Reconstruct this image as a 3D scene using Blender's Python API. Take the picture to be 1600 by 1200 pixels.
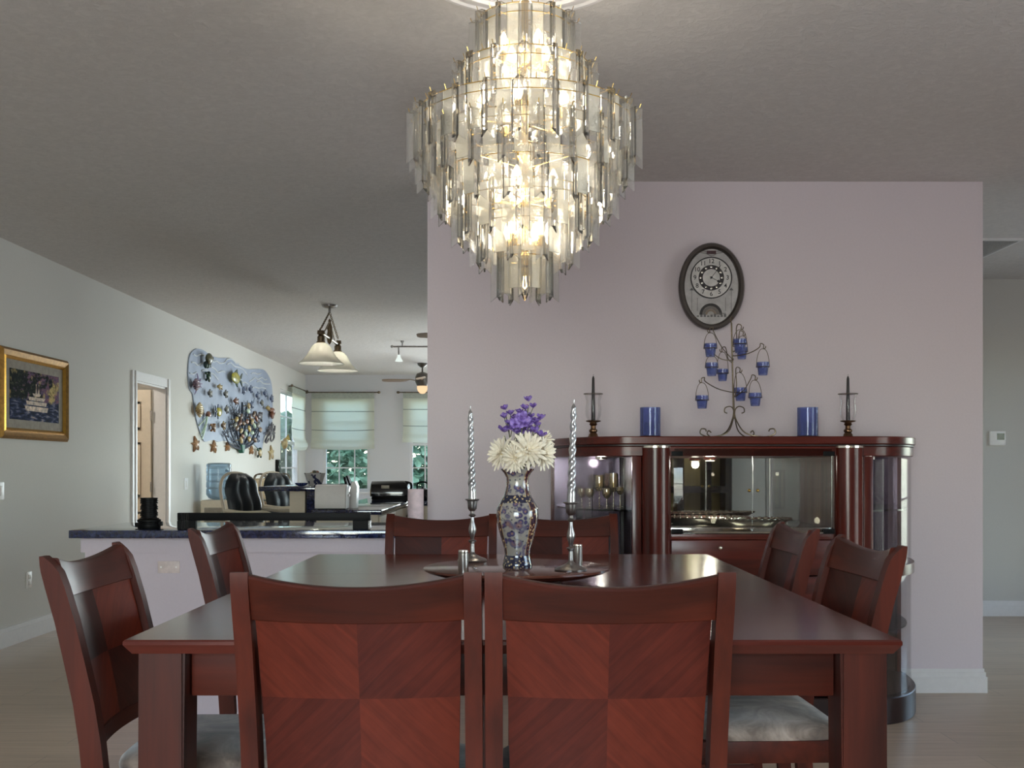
import bpy, bmesh, math, random
from mathutils import Vector, Matrix, Euler
PI = math.pi
R = math.radians
random.seed(7)
for o in list(bpy.data.objects):
    bpy.data.objects.remove(o)
S = bpy.context.scene
COL = S.collection

# ------------------------------------------------------------------ camera, world, big lights
F = 1628.0                      # focal length in pixels of the 1600 px wide frame
HCAM, VX, VY = 1.205, 801.0, 731.5
cd = bpy.data.cameras.new('camera')
cam = bpy.data.objects.new('camera', cd)
COL.objects.link(cam)
cam.location = (0, 0, HCAM)
cam.rotation_euler = (R(90), 0, 0)
cd.sensor_width = 36
cd.lens = 36 * F / 1600
cd.shift_x = -(VX - 800) / 1600
cd.shift_y = (VY - 600) / 1600
cd.clip_start = .05
S.camera = cam
S.view_settings.view_transform = 'Standard'
S.view_settings.look = 'None'
S.view_settings.gamma = 1
S.view_settings.use_curve_mapping = False
S.view_settings.exposure = 0.0
S.cycles.transparent_max_bounces = 48
S.cycles.max_bounces = 12
S.cycles.transmission_bounces = 10
S.cycles.glossy_bounces = 5
S.cycles.diffuse_bounces = 5
S.cycles.caustics_reflective = False
S.cycles.caustics_refractive = False
S.cycles.sample_clamp_indirect = 4

W = bpy.data.worlds.new('world')
S.world = W
W.use_nodes = True
wn = W.node_tree
bg = wn.nodes['Background']
sky = wn.nodes.new('ShaderNodeTexSky')
sky.sky_type = 'NISHITA'
sky.sun_disc = False
sky.sun_elevation = R(55)
sky.sun_rotation = R(200)
wn.links.new(sky.outputs[0], bg.inputs[0])
bg.inputs[1].default_value = 1.4

def area(name, loc, rot, sx, sy, power, color):
    l = bpy.data.lights.new(name, 'AREA')
    l.shape = 'RECTANGLE'
    l.size, l.size_y, l.energy, l.color = sx, sy, power, color
    o = bpy.data.objects.new(name, l)
    o.location, o.rotation_euler = loc, rot
    COL.objects.link(o)
    return o
# daylight through windows outside the frame; patio, hall and kitchen-side ones are added
area('daylight_rear_window', (-.6, -2.42, 1.35), (R(90), 0, 0), 2.3, 1.9, 128, (.91, .89, 1))
area('daylight_side_window', (4.86, 1.2, 1.3), (R(90), 0, R(90)), 3.0, 2.1, 105, (.88, .87, 1))
area('added_fill_patio', (.05, 17.5, 1.15), (R(-90), 0, 0), 1.7, 2.1, 250, (.88, .91, 1))  # added fill for the kitchen, behind an unseen made-up door
area('added_fill_hall', (4.86, 6.9, 1.3), (R(90), 0, R(90)), 1.8, 2.0, 16, (.95, .93, 1))  # added to lift the dim hall, with a made-up window
area('added_fill_kitchen', (1.16, 12.5, 1.5), (R(90), 0, R(90)), 2.6, 1.5, 80, (.90, .93, 1))  # added kitchen fill through an unseen side opening

# ------------------------------------------------------------------ helpers
def px(x, y, d):
    """world point that the photograph shows at pixel x, y when it stands d metres in front of the camera"""
    return Vector(((x - VX) / F * d, d, HCAM + (VY - y) / F * d))
XL = -3.42                      # left wall
def lw(x, y, off=0):
    """point on the left wall"""
    d = XL * F / (x - VX)
    return Vector((XL + off, d, HCAM + (VY - y) / F * d))

class B:
    def __init__(s):
        s.b = bmesh.new()
    def box(s, x0, x1, y0, y1, z0, z1, bev=0, seg=2):
        t = bmesh.new()
        bmesh.ops.create_cube(t, size=1)
        for v in t.verts:
            v.co = ((x0 + x1) / 2 + v.co.x * (x1 - x0), (y0 + y1) / 2 + v.co.y * (y1 - y0), (z0 + z1) / 2 + v.co.z * (z1 - z0))
        if bev:
            bmesh.ops.bevel(t, geom=t.edges[:], offset=bev, segments=seg, affect='EDGES', profile=.6)
        s.add(t)
        return s
    def add(s, t, M=None):
        me = bpy.data.meshes.new('t')
        if M: t.transform(M)
        t.to_mesh(me)
        t.free()
        s.b.from_mesh(me)
        bpy.data.meshes.remove(me)
        return s
    def loft(s, rings, closed=False, caps=True):
        vs = [[s.b.verts.new(p) for p in r] for r in rings]
        n = len(vs[0])
        m = len(vs)
        for i in range(m if closed else m - 1):
            a, c = vs[i], vs[(i + 1) % m]
            for j in range(n):
                k = (j + 1) % n
                try: s.b.faces.new((a[j], a[k], c[k], c[j]))
                except ValueError: pass
        if caps and not closed:
            try:
                s.b.faces.new(list(reversed(vs[0])))
                s.b.faces.new(vs[-1])
            except ValueError: pass
        return s
    def lathe(s, prof, n=24, c=(0, 0, 0), M=None):
        rings = []
        for r, z in prof:
            ring = []
            for i in range(n):
                a = 2 * PI * i / n
                p = Vector((max(r, 1e-5) * math.cos(a), max(r, 1e-5) * math.sin(a), z))
                if M: p = M @ p
                ring.append(p + Vector(c))
            rings.append(ring)
        return s.loft(rings)
    def tube(s, pts, r, n=8, closed=False):
        pts = [Vector(p) for p in pts]
        m = len(pts)
        rr = r if isinstance(r, (list, tuple)) else [r] * m
        rings = []
        up = None
        for i, p in enumerate(pts):
            if closed: t = pts[(i + 1) % m] - pts[i - 1]
            else: t = pts[min(i + 1, m - 1)] - pts[max(i - 1, 0)]
            t.normalize()
            if up is None:
                up = Vector((0, 0, 1)) if abs(t.z) < .9 else Vector((1, 0, 0))
            a = t.cross(up)
            if a.length < 1e-6: a = t.orthogonal()
            a.normalize()
            up = a.cross(t).normalized()
            rings.append([p + (a * math.cos(2 * PI * j / n) + up * math.sin(2 * PI * j / n)) * rr[i] for j in range(n)])
        return s.loft(rings, closed)
    def prism(s, poly, z0, z1, M=None):
        a = [Vector((p[0], p[1], z0)) for p in poly]
        c = [Vector((p[0], p[1], z1)) for p in poly]
        if M:
            a = [M @ p for p in a]
            c = [M @ p for p in c]
        return s.loft([a, c])
    def ell(s, c, r, rot=None, u=16, v=10):
        t = bmesh.new()
        bmesh.ops.create_uvsphere(t, u_segments=u, v_segments=v, radius=1)
        M = Matrix.Translation(Vector(c)) @ (rot.to_matrix().to_4x4() if rot else Matrix.Identity(4)) @ Matrix.Diagonal((r[0], r[1], r[2], 1))
        return s.add(t, M)
    def build(s, name, m, parent=None, at=None, smooth=38):
        bmesh.ops.recalc_face_normals(s.b, faces=s.b.faces[:])
        me = bpy.data.meshes.new(name)
        if at is not None:
            s.b.transform(Matrix.Translation(-Vector(at)))
        s.b.to_mesh(me)
        s.b.free()
        me.materials.append(m)
        me.polygons.foreach_set('use_smooth', [True] * len(me.polygons))
        me.set_sharp_from_angle(angle=R(smooth))
        o = bpy.data.objects.new(name, me)
        if at is not None: o.location = at
        COL.objects.link(o)
        if parent: o.parent = parent
        return o

def bx(*a, **k): return B().box(*a, **k)
def tag(o, label, cat, group=None, kind=None):
    if label: o['label'] = label
    if cat: o['category'] = cat
    if group: o['group'] = group
    if kind: o['kind'] = kind
    return o
def thing(name, label, cat, loc=(0, 0, 0), rz=0, group=None):
    o = bpy.data.objects.new(name, None)
    COL.objects.link(o)
    o.location = loc
    o.rotation_euler = (0, 0, rz)
    o.empty_display_size = .05
    return tag(o, label, cat, group)
def struct(name, b, m, parent=None):
    o = b.build(name, m, parent)
    o['kind'] = 'structure'
    return o
def dup(root, loc, rz=None, label=None, rot=None):
    def cp(o, par):
        c = o.copy()
        COL.objects.link(c)
        c.parent = par
        for ch in kids.get(o, []): cp(ch, c)
        return c
    kids = {}
    for o in COL.objects:
        if o.parent: kids.setdefault(o.parent, []).append(o)
    r = cp(root, None)
    r.location = loc
    if rz is not None: r.rotation_euler = (0, 0, rz)
    if rot is not None: r.rotation_euler = rot
    if label: r['label'] = label
    return r

# ------------------------------------------------------------------ materials
def lin(c):
    return tuple(((v / 255) / 12.92 if v / 255 <= .04045 else ((v / 255 + .055) / 1.055) ** 2.4) for v in c[:3]) + (1,)
class N:
    """small node helper"""
    def __init__(s, name):
        s.m = bpy.data.materials.new(name)
        s.m.use_nodes = True
        s.t = s.m.node_tree
        s.p = s.t.nodes['Principled BSDF']
        s.out = s.t.nodes['Material Output']
    def n(s, typ, **k):
        nd = s.t.nodes.new('ShaderNode' + typ)
        for a, v in k.items():
            if isinstance(v, (int, float, str, bool)) and hasattr(nd, a): setattr(nd, a, v)
        return nd
    def l(s, a, b):
        s.t.links.new(a, b)
    def math(s, op, a, b=0.0):
        nd = s.t.nodes.new('ShaderNodeMath')
        nd.operation = op
        for i, v in enumerate((a, b)):
            if isinstance(v, (int, float)): nd.inputs[i].default_value = v
            else: s.l(v, nd.inputs[i])
        return nd.outputs[0]
    def co(s, scale=(1, 1, 1), rot=(0, 0, 0), kind='Object'):
        tc = s.t.nodes.new('ShaderNodeTexCoord')
        mp = s.t.nodes.new('ShaderNodeMapping')
        mp.inputs['Scale'].default_value = scale
        mp.inputs['Rotation'].default_value = rot
        s.l(tc.outputs[kind], mp.inputs[0])
        return mp.outputs[0]
    def noise(s, vec, scale=5, detail=4, rough=.55, dist=0):
        nd = s.t.nodes.new('ShaderNodeTexNoise')
        s.l(vec, nd.inputs['Vector'])
        nd.inputs['Scale'].default_value = scale
        nd.inputs['Detail'].default_value = detail
        nd.inputs['Roughness'].default_value = rough
        nd.inputs['Distortion'].default_value = dist
        return nd.outputs['Fac']
    def vor(s, vec, scale=5, out='Distance'):
        nd = s.t.nodes.new('ShaderNodeTexVoronoi')
        s.l(vec, nd.inputs['Vector'])
        nd.inputs['Scale'].default_value = scale
        return nd.outputs[out]
    def ramp(s, fac, stops, const=False):
        nd = s.t.nodes.new('ShaderNodeValToRGB')
        cr = nd.color_ramp
        if const: cr.interpolation = 'CONSTANT'
        while len(cr.elements) < len(stops): cr.elements.new(.5)
        for e, (p, c) in zip(cr.elements, stops):
            e.position = p
            e.color = lin(c)
        s.l(fac, nd.inputs[0])
        return nd.outputs[0]
    def mix(s, fac, a, b, typ='MIX'):
        nd = s.t.nodes.new('ShaderNodeMix')
        nd.data_type = 'RGBA'
        nd.blend_type = typ
        for i, v in ((0, fac), (6, a), (7, b)):
            if isinstance(v, (int, float)): nd.inputs[i].default_value = v
            elif isinstance(v, (tuple, list)): nd.inputs[i].default_value = lin(v)
            else: s.l(v, nd.inputs[i])
        return nd.outputs[2]
    def bump(s, h, strength=.2, dist=.01):
        nd = s.t.nodes.new('ShaderNodeBump')
        nd.inputs['Strength'].default_value = strength
        nd.inputs['Distance'].default_value = dist
        s.l(h, nd.inputs['Height'])
        s.l(nd.outputs[0], s.p.inputs['Normal'])
        return nd.outputs[0]
    def base(s, v):
        if isinstance(v, (tuple, list)): s.p.inputs['Base Color'].default_value = lin(v)
        else: s.l(v, s.p.inputs['Base Color'])
    def set(s, **k):
        names = dict(rough='Roughness', metal='Metallic', coat='Coat Weight', coatr='Coat Roughness', spec='Specular IOR Level', trans='Transmission Weight', ior='IOR', alpha='Alpha', sheen='Sheen Weight')
        for a, v in k.items(): s.p.inputs[names[a]].default_value = v
        return s
    def shader(s, sh):
        s.l(sh, s.out.inputs['Surface'])

def plain(name, c, rough=.5, metal=0, var=.06, scale=30, coat=0, bump=0):
    q = N(name)
    v = q.noise(q.co(), scale, 3)
    hi = tuple(min(255, x * (1 + var)) for x in c)
    lo = tuple(x * (1 - var) for x in c)
    q.base(q.ramp(v, [(.3, lo), (.7, hi)]))
    q.set(rough=rough, metal=metal, coat=coat)
    if bump: q.bump(v, bump, .004)
    return q.m
def wood(name, dark, light, axis='x', rough=.34, coat=.5, scale=1.0, spec=.22):
    q = N(name)
    sc = {'x': (2.2, 38, 38), 'y': (38, 2.2, 38), 'z': (38, 38, 2.2)}[axis]
    sc = tuple(v * scale for v in sc)
    v = q.noise(q.co(sc), 1.0, 5, .6, .4)
    w = q.noise(q.co(tuple(k * .22 for k in sc)), 1.3, 2)
    c = q.ramp(v, [(.28, dark), (.72, light)])
    c2 = q.ramp(w, [(.3, tuple(k * .72 for k in dark)), (.75, tuple(min(255, k * 1.12) for k in light))])
    q.base(q.mix(.45, c, c2))
    q.set(rough=rough, coat=coat, coatr=min(.18, rough * .8), spec=spec)
    q.bump(v, .05, .002)
    return q.m
def emit(name, c, strength):
    q = N(name)
    e = q.n('Emission')
    e.inputs[0].default_value = lin(c)
    e.inputs[1].default_value = strength
    q.shader(e.outputs[0])
    return q.m
def thin_glass(name, tint=(255, 255, 255), refl=.9, rough=.02, ior=1.45, diff=0, diffc=(255, 255, 255), refr=0, bumpscale=0, gloss_add=0):
    """clear glass: see-through, fresnel reflections, optionally some refraction and some milky scatter"""
    q = N(name)
    t = q.n('BsdfTransparent')
    t.inputs[0].default_value = lin(tint)
    body = t.outputs[0]
    nrm = None
    if bumpscale:
        b = q.n('Bump')
        b.inputs['Strength'].default_value = .9
        b.inputs['Distance'].default_value = .006
        q.l(q.noise(q.co(), bumpscale, 3, .6, 1.2), b.inputs['Height'])
        nrm = b.outputs[0]
    if refr:
        r = q.n('BsdfRefraction')
        r.inputs['Color'].default_value = lin(tint)
        r.inputs['IOR'].default_value = ior
        r.inputs['Roughness'].default_value = .0
        if nrm: q.l(nrm, r.inputs['Normal'])
        mx = q.n('MixShader')
        mx.inputs[0].default_value = refr
        q.l(body, mx.inputs[1])
        q.l(r.outputs[0], mx.inputs[2])
        body = mx.outputs[0]
    if diff:
        d = q.n('BsdfDiffuse')
        d.inputs[0].default_value = lin(diffc)
        tl = q.n('BsdfTranslucent')
        tl.inputs[0].default_value = lin(diffc)
        if nrm:
            q.l(nrm, d.inputs['Normal'])
            q.l(nrm, tl.inputs['Normal'])
        m0 = q.n('MixShader')
        q.l(d.outputs[0], m0.inputs[1])
        q.l(tl.outputs[0], m0.inputs[2])
        m1 = q.n('MixShader')
        m1.inputs[0].default_value = diff
        q.l(body, m1.inputs[1])
        q.l(m0.outputs[0], m1.inputs[2])
        body = m1.outputs[0]
    g = q.n('BsdfGlossy')
    g.inputs['Roughness'].default_value = rough
    if nrm: q.l(nrm, g.inputs['Normal'])
    fr = q.n('Fresnel')
    fr.inputs[0].default_value = ior
    fac = q.math('ADD', q.math('MULTIPLY', fr.outputs[0], refl), gloss_add)
    m2 = q.n('MixShader')
    q.l(fac, m2.inputs[0])
    q.l(body, m2.inputs[1])
    q.l(g.outputs[0], m2.inputs[2])
    q.shader(m2.outputs[0])
    return q.m

def wallmat(name, c, bumpy=.12):
    q = N(name)
    v = q.noise(q.co(), 90, 4)
    q.base(q.ramp(v, [(.3, tuple(k * .985 for k in c)), (.7, c)]))
    q.set(rough=.75)
    q.bump(v, bumpy, .003)
    return q.m
M = {}
M['wall'] = wallmat('painted_wall', (222, 211, 217))
M['kwall'] = wallmat('kitchen_wall', (222, 222, 226))
M['bwall'] = wallmat('bar_wall_paint', (200, 188, 196))
M['lwall'] = wallmat('left_wall_paint', (222, 220, 214))
M['hall'] = wallmat('hall_wall', (205, 202, 196))
def ceilmat():
    q = N('textured_ceiling')
    v = q.noise(q.co((1, 1, 1)), 26, 5, .62, .8)
    q.base(q.ramp(v, [(.3, (208, 204, 201)), (.7, (221, 217, 214))]))
    q.set(rough=.85)
    q.bump(q.ramp(v, [(.42, (0, 0, 0)), (.6, (255, 255, 255))]), .32, .006)
    return q.m
M['ceil'] = ceilmat()
def floormat():
    q = N('laminate_floor')
    v = q.noise(q.co((1.6, 26, 1)), 1.6, 5, .6, .5)
    br = q.n('TexBrick')
    q.l(q.co((1, 1, 1)), br.inputs['Vector'])
    br.inputs['Scale'].default_value = 1
    br.inputs['Brick Width'].default_value = 1.3
    br.inputs['Row Height'].default_value = .19
    br.inputs['Mortar Size'].default_value = .002
    br.inputs['Color1'].default_value = (.9, .9, .9, 1)
    br.inputs['Color2'].default_value = (1, 1, 1, 1)
    br.inputs['Mortar'].default_value = (.6, .6, .6, 1)
    c = q.ramp(v, [(.25, (178, 154, 130)), (.75, (204, 182, 158))])
    q.base(q.mix(1.0, c, br.outputs[0], 'MULTIPLY'))
    q.set(rough=.32, spec=.5)
    q.bump(v, .04, .002)
    return q.m
M['floor'] = floormat()
M['trim'] = plain('white_trim', (228, 226, 226), .4, var=.01)
M['cream_door'] = plain('cream_door_paint', (226, 212, 192), .45, var=.015)
CD, CL = (42, 14, 9), (87, 34, 21)
M['cherry_z'] = wood('cherry_wood_upright', CD, CL, 'z', .42, .06)
M['cherry_x'] = wood('cherry_wood_along', CD, CL, 'x', .42, .06)
M['cherry_y'] = wood('cherry_wood_deep', CD, CL, 'y', .42, .06)
M['table_top'] = wood('cherry_table_top', (56, 21, 17), (98, 41, 32), 'x', .18, .42)
M['cab_x'] = wood('mahogany_along', (54, 18, 13), (104, 38, 27), 'x', .28, .3)
M['cab_z'] = wood('mahogany_upright', (52, 17, 12), (98, 36, 26), 'z', .24, .35)
M['cab_in'] = wood('mahogany_inner', (44, 16, 14), (80, 32, 26), 'z', .55, .0, 1.0, .15)
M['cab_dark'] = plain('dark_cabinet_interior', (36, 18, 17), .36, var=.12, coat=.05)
def panelmat():
    q = N('quartered_veneer')
    tc = q.n('TexCoord')
    sp = q.n('SeparateXYZ')
    q.l(tc.outputs['Object'], sp.inputs[0])
    x, z = sp.outputs[0], sp.outputs[2]
    ax, az = q.math('ABSOLUTE', x), q.math('ABSOLUTE', z)
    cb = q.n('CombineXYZ')
    q.l(q.math('MULTIPLY', q.math('SUBTRACT', ax, az), 48.0), cb.inputs[0])
    q.l(q.math('MULTIPLY', q.math('ADD', ax, az), 3.0), cb.inputs[1])
    sg = q.math('GREATER_THAN', q.math('MULTIPLY', x, z), 0.0)
    q.l(q.math('MULTIPLY', sg, 9.0), cb.inputs[2])
    v = q.noise(cb.outputs[0], 1.3, 5, .6, .5)
    w = q.noise(q.co((1, 1, 1)), 9, 3, .6, .6)
    a = q.ramp(v, [(.25, (84, 28, 16)), (.75, (122, 47, 27))])
    b = q.ramp(v, [(.25, (34, 11, 8)), (.75, (60, 22, 15))])
    a2 = q.ramp(v, [(.25, (72, 25, 16)), (.75, (106, 42, 28))])
    b2 = q.ramp(v, [(.25, (52, 17, 13)), (.75, (84, 32, 24))])
    ns = q.n('SeparateXYZ')
    q.l(tc.outputs['Normal'], ns.inputs[0])
    c = q.mix(q.math('GREATER_THAN', ns.outputs[1], 0.0), q.mix(sg, a2, b2), q.mix(sg, a, b))
    q.base(q.mix(.22, c, q.ramp(w, [(.3, (40, 16, 14)), (.7, (104, 48, 36))])))
    q.set(rough=.42, coat=.06, coatr=.22, spec=.2)
    q.bump(v, .04, .002)
    return q.m
M['veneer'] = panelmat()
def suede():
    q = N('grey_suede')
    v = q.noise(q.co((1, 1, 1)), 7, 5, .65, 1.2)
    q.base(q.ramp(v, [(.34, (62, 51, 45)), (.5, (112, 97, 87)), (.66, (160, 144, 132))]))
    q.set(rough=.9, sheen=.4)
    q.bump(q.noise(q.co(), 160, 2), .15, .002)
    return q.m
M['suede'] = suede()
def granite():
    q = N('blue_granite')
    v = q.noise(q.co(), 42, 5, .7, .6)
    w = q.vor(q.co(), 60)
    c = q.ramp(v, [(.35, (8, 9, 20)), (.5, (20, 25, 52)), (.62, (42, 52, 92)), (.75, (100, 106, 140))])
    q.base(q.mix(.35, c, q.ramp(w, [(.1, (8, 8, 16)), (.6, (36, 44, 84))])))
    q.set(rough=.09, spec=.6, coat=.4)
    return q.m
M['granite'] = granite()
M['gold'] = plain('gilt', (148, 110, 54), .4, .75, .12, 40)
M['brass'] = plain('brass', (206, 172, 96), .25, 1, .05)
M['bronze'] = plain('bronze', (112, 84, 62), .32, .9, .15)
M['pewter'] = plain('pewter', (150, 146, 144), .3, 1, .12, 60)
M['steel'] = plain('brushed_steel', (190, 184, 176), .28, 1, .05)
M['silver'] = plain('polished_silver', (232, 226, 214), .16, .95, .03)
M['silver_wax'] = plain('silver_wax', (176, 176, 178), .24, .85, .06)
M['black_wax'] = plain('black_wax', (42, 38, 40), .4, 0)
M['iron'] = plain('bronze_wire', (112, 100, 84), .38, .8, .15)
M['black'] = plain('black_plastic', (14, 14, 15), .45, 0)
M['black'].node_tree.nodes['Principled BSDF'].inputs['Specular IOR Level'].default_value = .12
M['black_gloss'] = plain('gloss_black', (12, 12, 14), .12, 0, coat=.5)
M['leather'] = plain('black_cushion', (34, 40, 46), .42, 0, bump=.05)
M['cream'] = plain('cream_paint', (226, 212, 190), .45, 0, .012)
M['white'] = plain('white_plastic', (240, 236, 232), .35, 0, .01)
M['glass'] = thin_glass('clear_glass', (252, 254, 252), .9)
M['win_glass'] = thin_glass('window_glass', (250, 255, 252), .7)
M['mirror'] = plain('mirror', (205, 205, 205), .015, 1, 0)
# ------------------------------------------------------------------ the setting
H = 2.745
YW = 5.60          # clock wall
YK = 17.2          # kitchen end wall
def holed(plane, at, th, a0, a1, holes, z0=0.0, z1=H):
    """wall slab with rectangular openings; plane 'x' runs along y at x=at, plane 'y' runs along x at y=at"""
    b = B()
    def put(u0, u1, w0, w1):
        if u1 - u0 < 1e-4 or w1 - w0 < 1e-4: return
        if plane == 'x': b.box(at, at + th, u0, u1, w0, w1)
        else: b.box(u0, u1, at, at + th, w0, w1)
    u = a0
    for h in sorted(holes):
        put(u, h[0], z0, z1)
        put(h[0], h[1], z0, h[2])
        put(h[0], h[1], h[3], z1)
        u = h[1]
    put(u, a1, z0, z1)
    return b
struct('floor', bx(-5.6, 4.75, -2.35, YK + .15, -.1, 0), M['floor'])
# ceiling: slabs around the hatch recess
HX0, HX1, HY0, HY1 = 2.35, 3.41, 7.0, 8.1
cb = B()
cb.box(-3.55, 4.75, -2.35, HY0, H, H + .12).box(-3.55, 4.75, HY1, YK + .15, H, H + .12)
cb.box(-3.55, HX0, HY0, HY1, H, H + .12).box(HX1, 4.75, HY0, HY1, H, H + .12)
struct('ceiling', cb, M['ceil'])
hp = struct('trim_hatch', B().box(HX0, HX1, HY0, HY1, H + .10, H + .12), plain('hatch_board', (120, 116, 112), .8))
hf = B()
hf.box(HX0 - .03, HX1 + .03, HY0 - .03, HY0, H - .015, H - .0005).box(HX1, HX1 + .02, HY0, HY1, H - .01, H - .0005)
struct('trim_hatch_frame', hf, M['trim'])

DY0, DY1, DZ = 9.42, 10.28, 2.0
LWY0, LWY1, WZ0, WZ1 = 15.35, 16.72, .82, 2.38
struct('wall_left', holed('x', XL - .12, .12, -2.35, YK, [(DY0, DY1, 0, DZ), (LWY0, LWY1, WZ0, WZ1)]), M['lwall'])
BW = [(-3.13, -2.36, WZ0, WZ1), (-1.70, -.95, WZ0, WZ1), (-.75, .85, 0.03, 2.2)]
struct('wall_back', holed('y', YK, .12, XL - .12, 1.07, BW), M['kwall'])
struct('wall_clock', bx(-.458, 2.527, YW, YW + .14, 0, H), M['wall'])
struct('wall_kitchen_right', holed('x', .95, .12, YW + .14, YK, [(11.2, 13.8, .9, 2.2)]), M['kwall'])
struct('wall_hall', bx(1.07, 4.72, 8.49, 8.61, 0, H), M['hall'])
RW = [(-.3, 2.7, .25, 2.35), (6.0, 7.8, .3, 2.3)]
struct('wall_right', holed('x', 4.6, .12, -2.2, 8.49, RW), M['wall'])
struct('wall_rear', holed('y', -2.32, .12, -3.54, 4.72, [(-1.75, .55, .4, 2.3)]), M['wall'])
# room behind the open door
sb = B()
sb.box(-5.5, -5.4, 7.8, 11.6, 0, H).box(-5.4, XL - .121, 11.5, 11.6, 0, H).box(-5.4, XL - .121, 7.8, 7.9, 0, H).box(-5.5, XL - .121, 7.8, 11.6, H, H + .1)
struct('wall_side_room', sb, M['hall'])
pl = bpy.data.lights.new('added_fill_side_room', 'POINT')  # added fill that warms the side room; its fixture is made up
pl.energy, pl.color, pl.shadow_soft_size = 46, (1, .92, .80), .08
po = bpy.data.objects.new('added_fill_side_room', pl)
po.location = (-4.5, 9.0, 2.4)
COL.objects.link(po)

def base_run(name, x0, x1, y0, y1):
    b = B()
    if x1 - x0 < y1 - y0:
        xi = x1 if name in ('left',) else x0
        b.box(x0, x1, y0, y1, 0, .105)
        b.box(x0, x0 + (x1 - x0) * .6, y0, y1, .105, .125)
    else:
        b.box(x0, x1, y0, y1, 0, .105)
        b.box(x0, x1, y0 + (y1 - y0) * .45, y1, .105, .13)
    return b
struct('baseboard_left', B().box(XL, XL + .016, -2.2, DY0 - .09, 0, .10).box(XL, XL + .009, -2.2, DY0 - .09, .10, .13).box(XL, XL + .016, DY1 + .09, YK, 0, .1), M['trim'])
bb = B()
bb.box(-.458, 2.545, YW - .018, YW, 0, .085).box(-.458, 2.539, YW - .012, YW, .085, .11).box(-.458, 2.533, YW - .006, YW, .11, .128)
bb.box(2.527, 2.545, YW, YW + .14, 0, .085).box(2.527, 2.539, YW, YW + .14, .085, .11).box(2.527, 2.533, YW, YW + .14, .11, .128)
struct('baseboard_clock', bb, M['trim'])
struct('baseboard_hall', B().box(1.07, 4.6, 8.474, 8.49, 0, .085).box(1.07, 4.6, 8.48, 8.49, .085, .125), M['trim'])

# door casing and the open six-panel door
dc = B()
for (y0, y1) in ((DY0 - .085, DY0), (DY1, DY1 + .085)):
    dc.box(XL, XL + .018, y0, y1, 0, DZ + .085)
    dc.box(XL + .018, XL + .028, y0 + (.055 if y0 < DY0 - .01 and y1 <= DY0 else 0), y1 - (0 if y1 <= DY0 else .055), 0, DZ + .085)
dc.box(XL, XL + .018, DY0, DY1, DZ, DZ + .085)
dc.box(XL - .12, XL, DY0 - .001, DY0 + .018, 0, DZ).box(XL - .12, XL, DY1 - .018, DY1 + .001, 0, DZ).box(XL - .12, XL, DY0, DY1, DZ - .018, DZ + .001)
struct('trim_door', dc, M['trim'])
dx1 = XL - .135
d0 = B()
yl, yb = DY1 - .045, DY1 - .012
d0.box(dx1 - .8, dx1, yl, yb, .01, DZ - .025)
pan = B()
for c in (0, 1):
    for (z0, z1) in ((.12, .78), (.92, 1.46), (1.58, 1.86)):
        x1 = dx1 - .10 - c * .335
        x0 = x1 - .265
        pan.box(x0, x1, yl - .014, yl - .0004, z0, z0 + .028, .003).box(x0, x1, yl - .014, yl - .0004, z1 - .028, z1, .003)
        pan.box(x0, x0 + .028, yl - .014, yl - .0004, z0, z1, .003).box(x1 - .028, x1, yl - .014, yl - .0004, z0, z1, .003)
        pan.box(x0 + .05, x1 - .05, yl - .006, yl - .0004, z0 + .05, z1 - .05, .003)
dr = struct('door_1', d0, M['cream_door'])
pan.build('raised_panel', M['cream_door'], dr)
for z in (.28, 1.02, 1.72):
    bx(dx1 - .004, dx1 + .010, yl - .008, yl + .004, z - .05, z + .05).build('hinge', M['pewter'], dr)
B().ell((dx1 - .735, yl - .05, .98), (.028, .028, .028)).tube([(dx1 - .735, yl, .98), (dx1 - .735, yl - .04, .98)], .01).build('door_knob', M['brass'], dr)

# windows seen, inferred and added: frame, muntins, pane
def window(n, plane, at, u0, u1, z0, z1, out, cols, rows):
    """out: +1/-1, the side the outdoors is on"""
    fr, mu, pn = B(), B(), B()
    def put(b, a0, a1, c0, c1, t0, t1):
        y0, y1 = sorted((at + out * t0, at + out * t1))
        if plane == 'y': b.box(a0, a1, y0, y1, c0, c1)
        else: b.box(y0, y1, a0, a1, c0, c1)
    w = .045
    for (a0, a1, c0, c1) in ((u0, u0 + w, z0, z1), (u1 - w, u1, z0, z1), (u0 + w, u1 - w, z0, z0 + w), (u0 + w, u1 - w, z1 - w, z1)):
        put(fr, a0, a1, c0, c1, .03, .10)
    zm = (z0 + z1) / 2
    put(fr, u0 + w, u1 - w, zm - .022, zm + .022, .04, .09)
    for i in range(1, cols):
        u = u0 + (u1 - u0) * i / cols
        put(mu, u - .009, u + .009, z0 + w, z1 - w, .055, .075)
    for i in range(1, rows):
        z = z0 + (z1 - z0) * i / rows
        if abs(z - zm) > .05: put(mu, u0 + w, u1 - w, z - .009, z + .009, .056, .074)
    put(pn, u0 + w, u1 - w, z0 + w, z1 - w, .0635, .0665)
    f = struct('window_%d' % n, fr, M['trim'])
    if cols > 1: mu.build('muntin_grid', M['trim'], f)
    pn.build('pane', M['win_glass'], f)
    si = B()
    put(si, u0 - .03, u1 + .03, z0 - .03, z0, -.05, .03)
    si.build('sill', M['trim'], f)
window(1, 'x', XL, LWY0, LWY1, WZ0, WZ1, -1, 2, 4)
window(2, 'y', YK, -3.13, -2.36, WZ0, WZ1, 1, 3, 4)
window(3, 'y', YK, -1.70, -.95, WZ0, WZ1, 1, 3, 4)
window(4, 'y', YK, -.75, .85, .03, 2.2, 1, 2, 1)  # unseen patio door, made up to let the kitchen fill in
window(5, 'x', .95, 11.2, 13.8, .9, 2.2, 1, 3, 2)  # unseen window, added as an opening for the side fill
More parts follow.
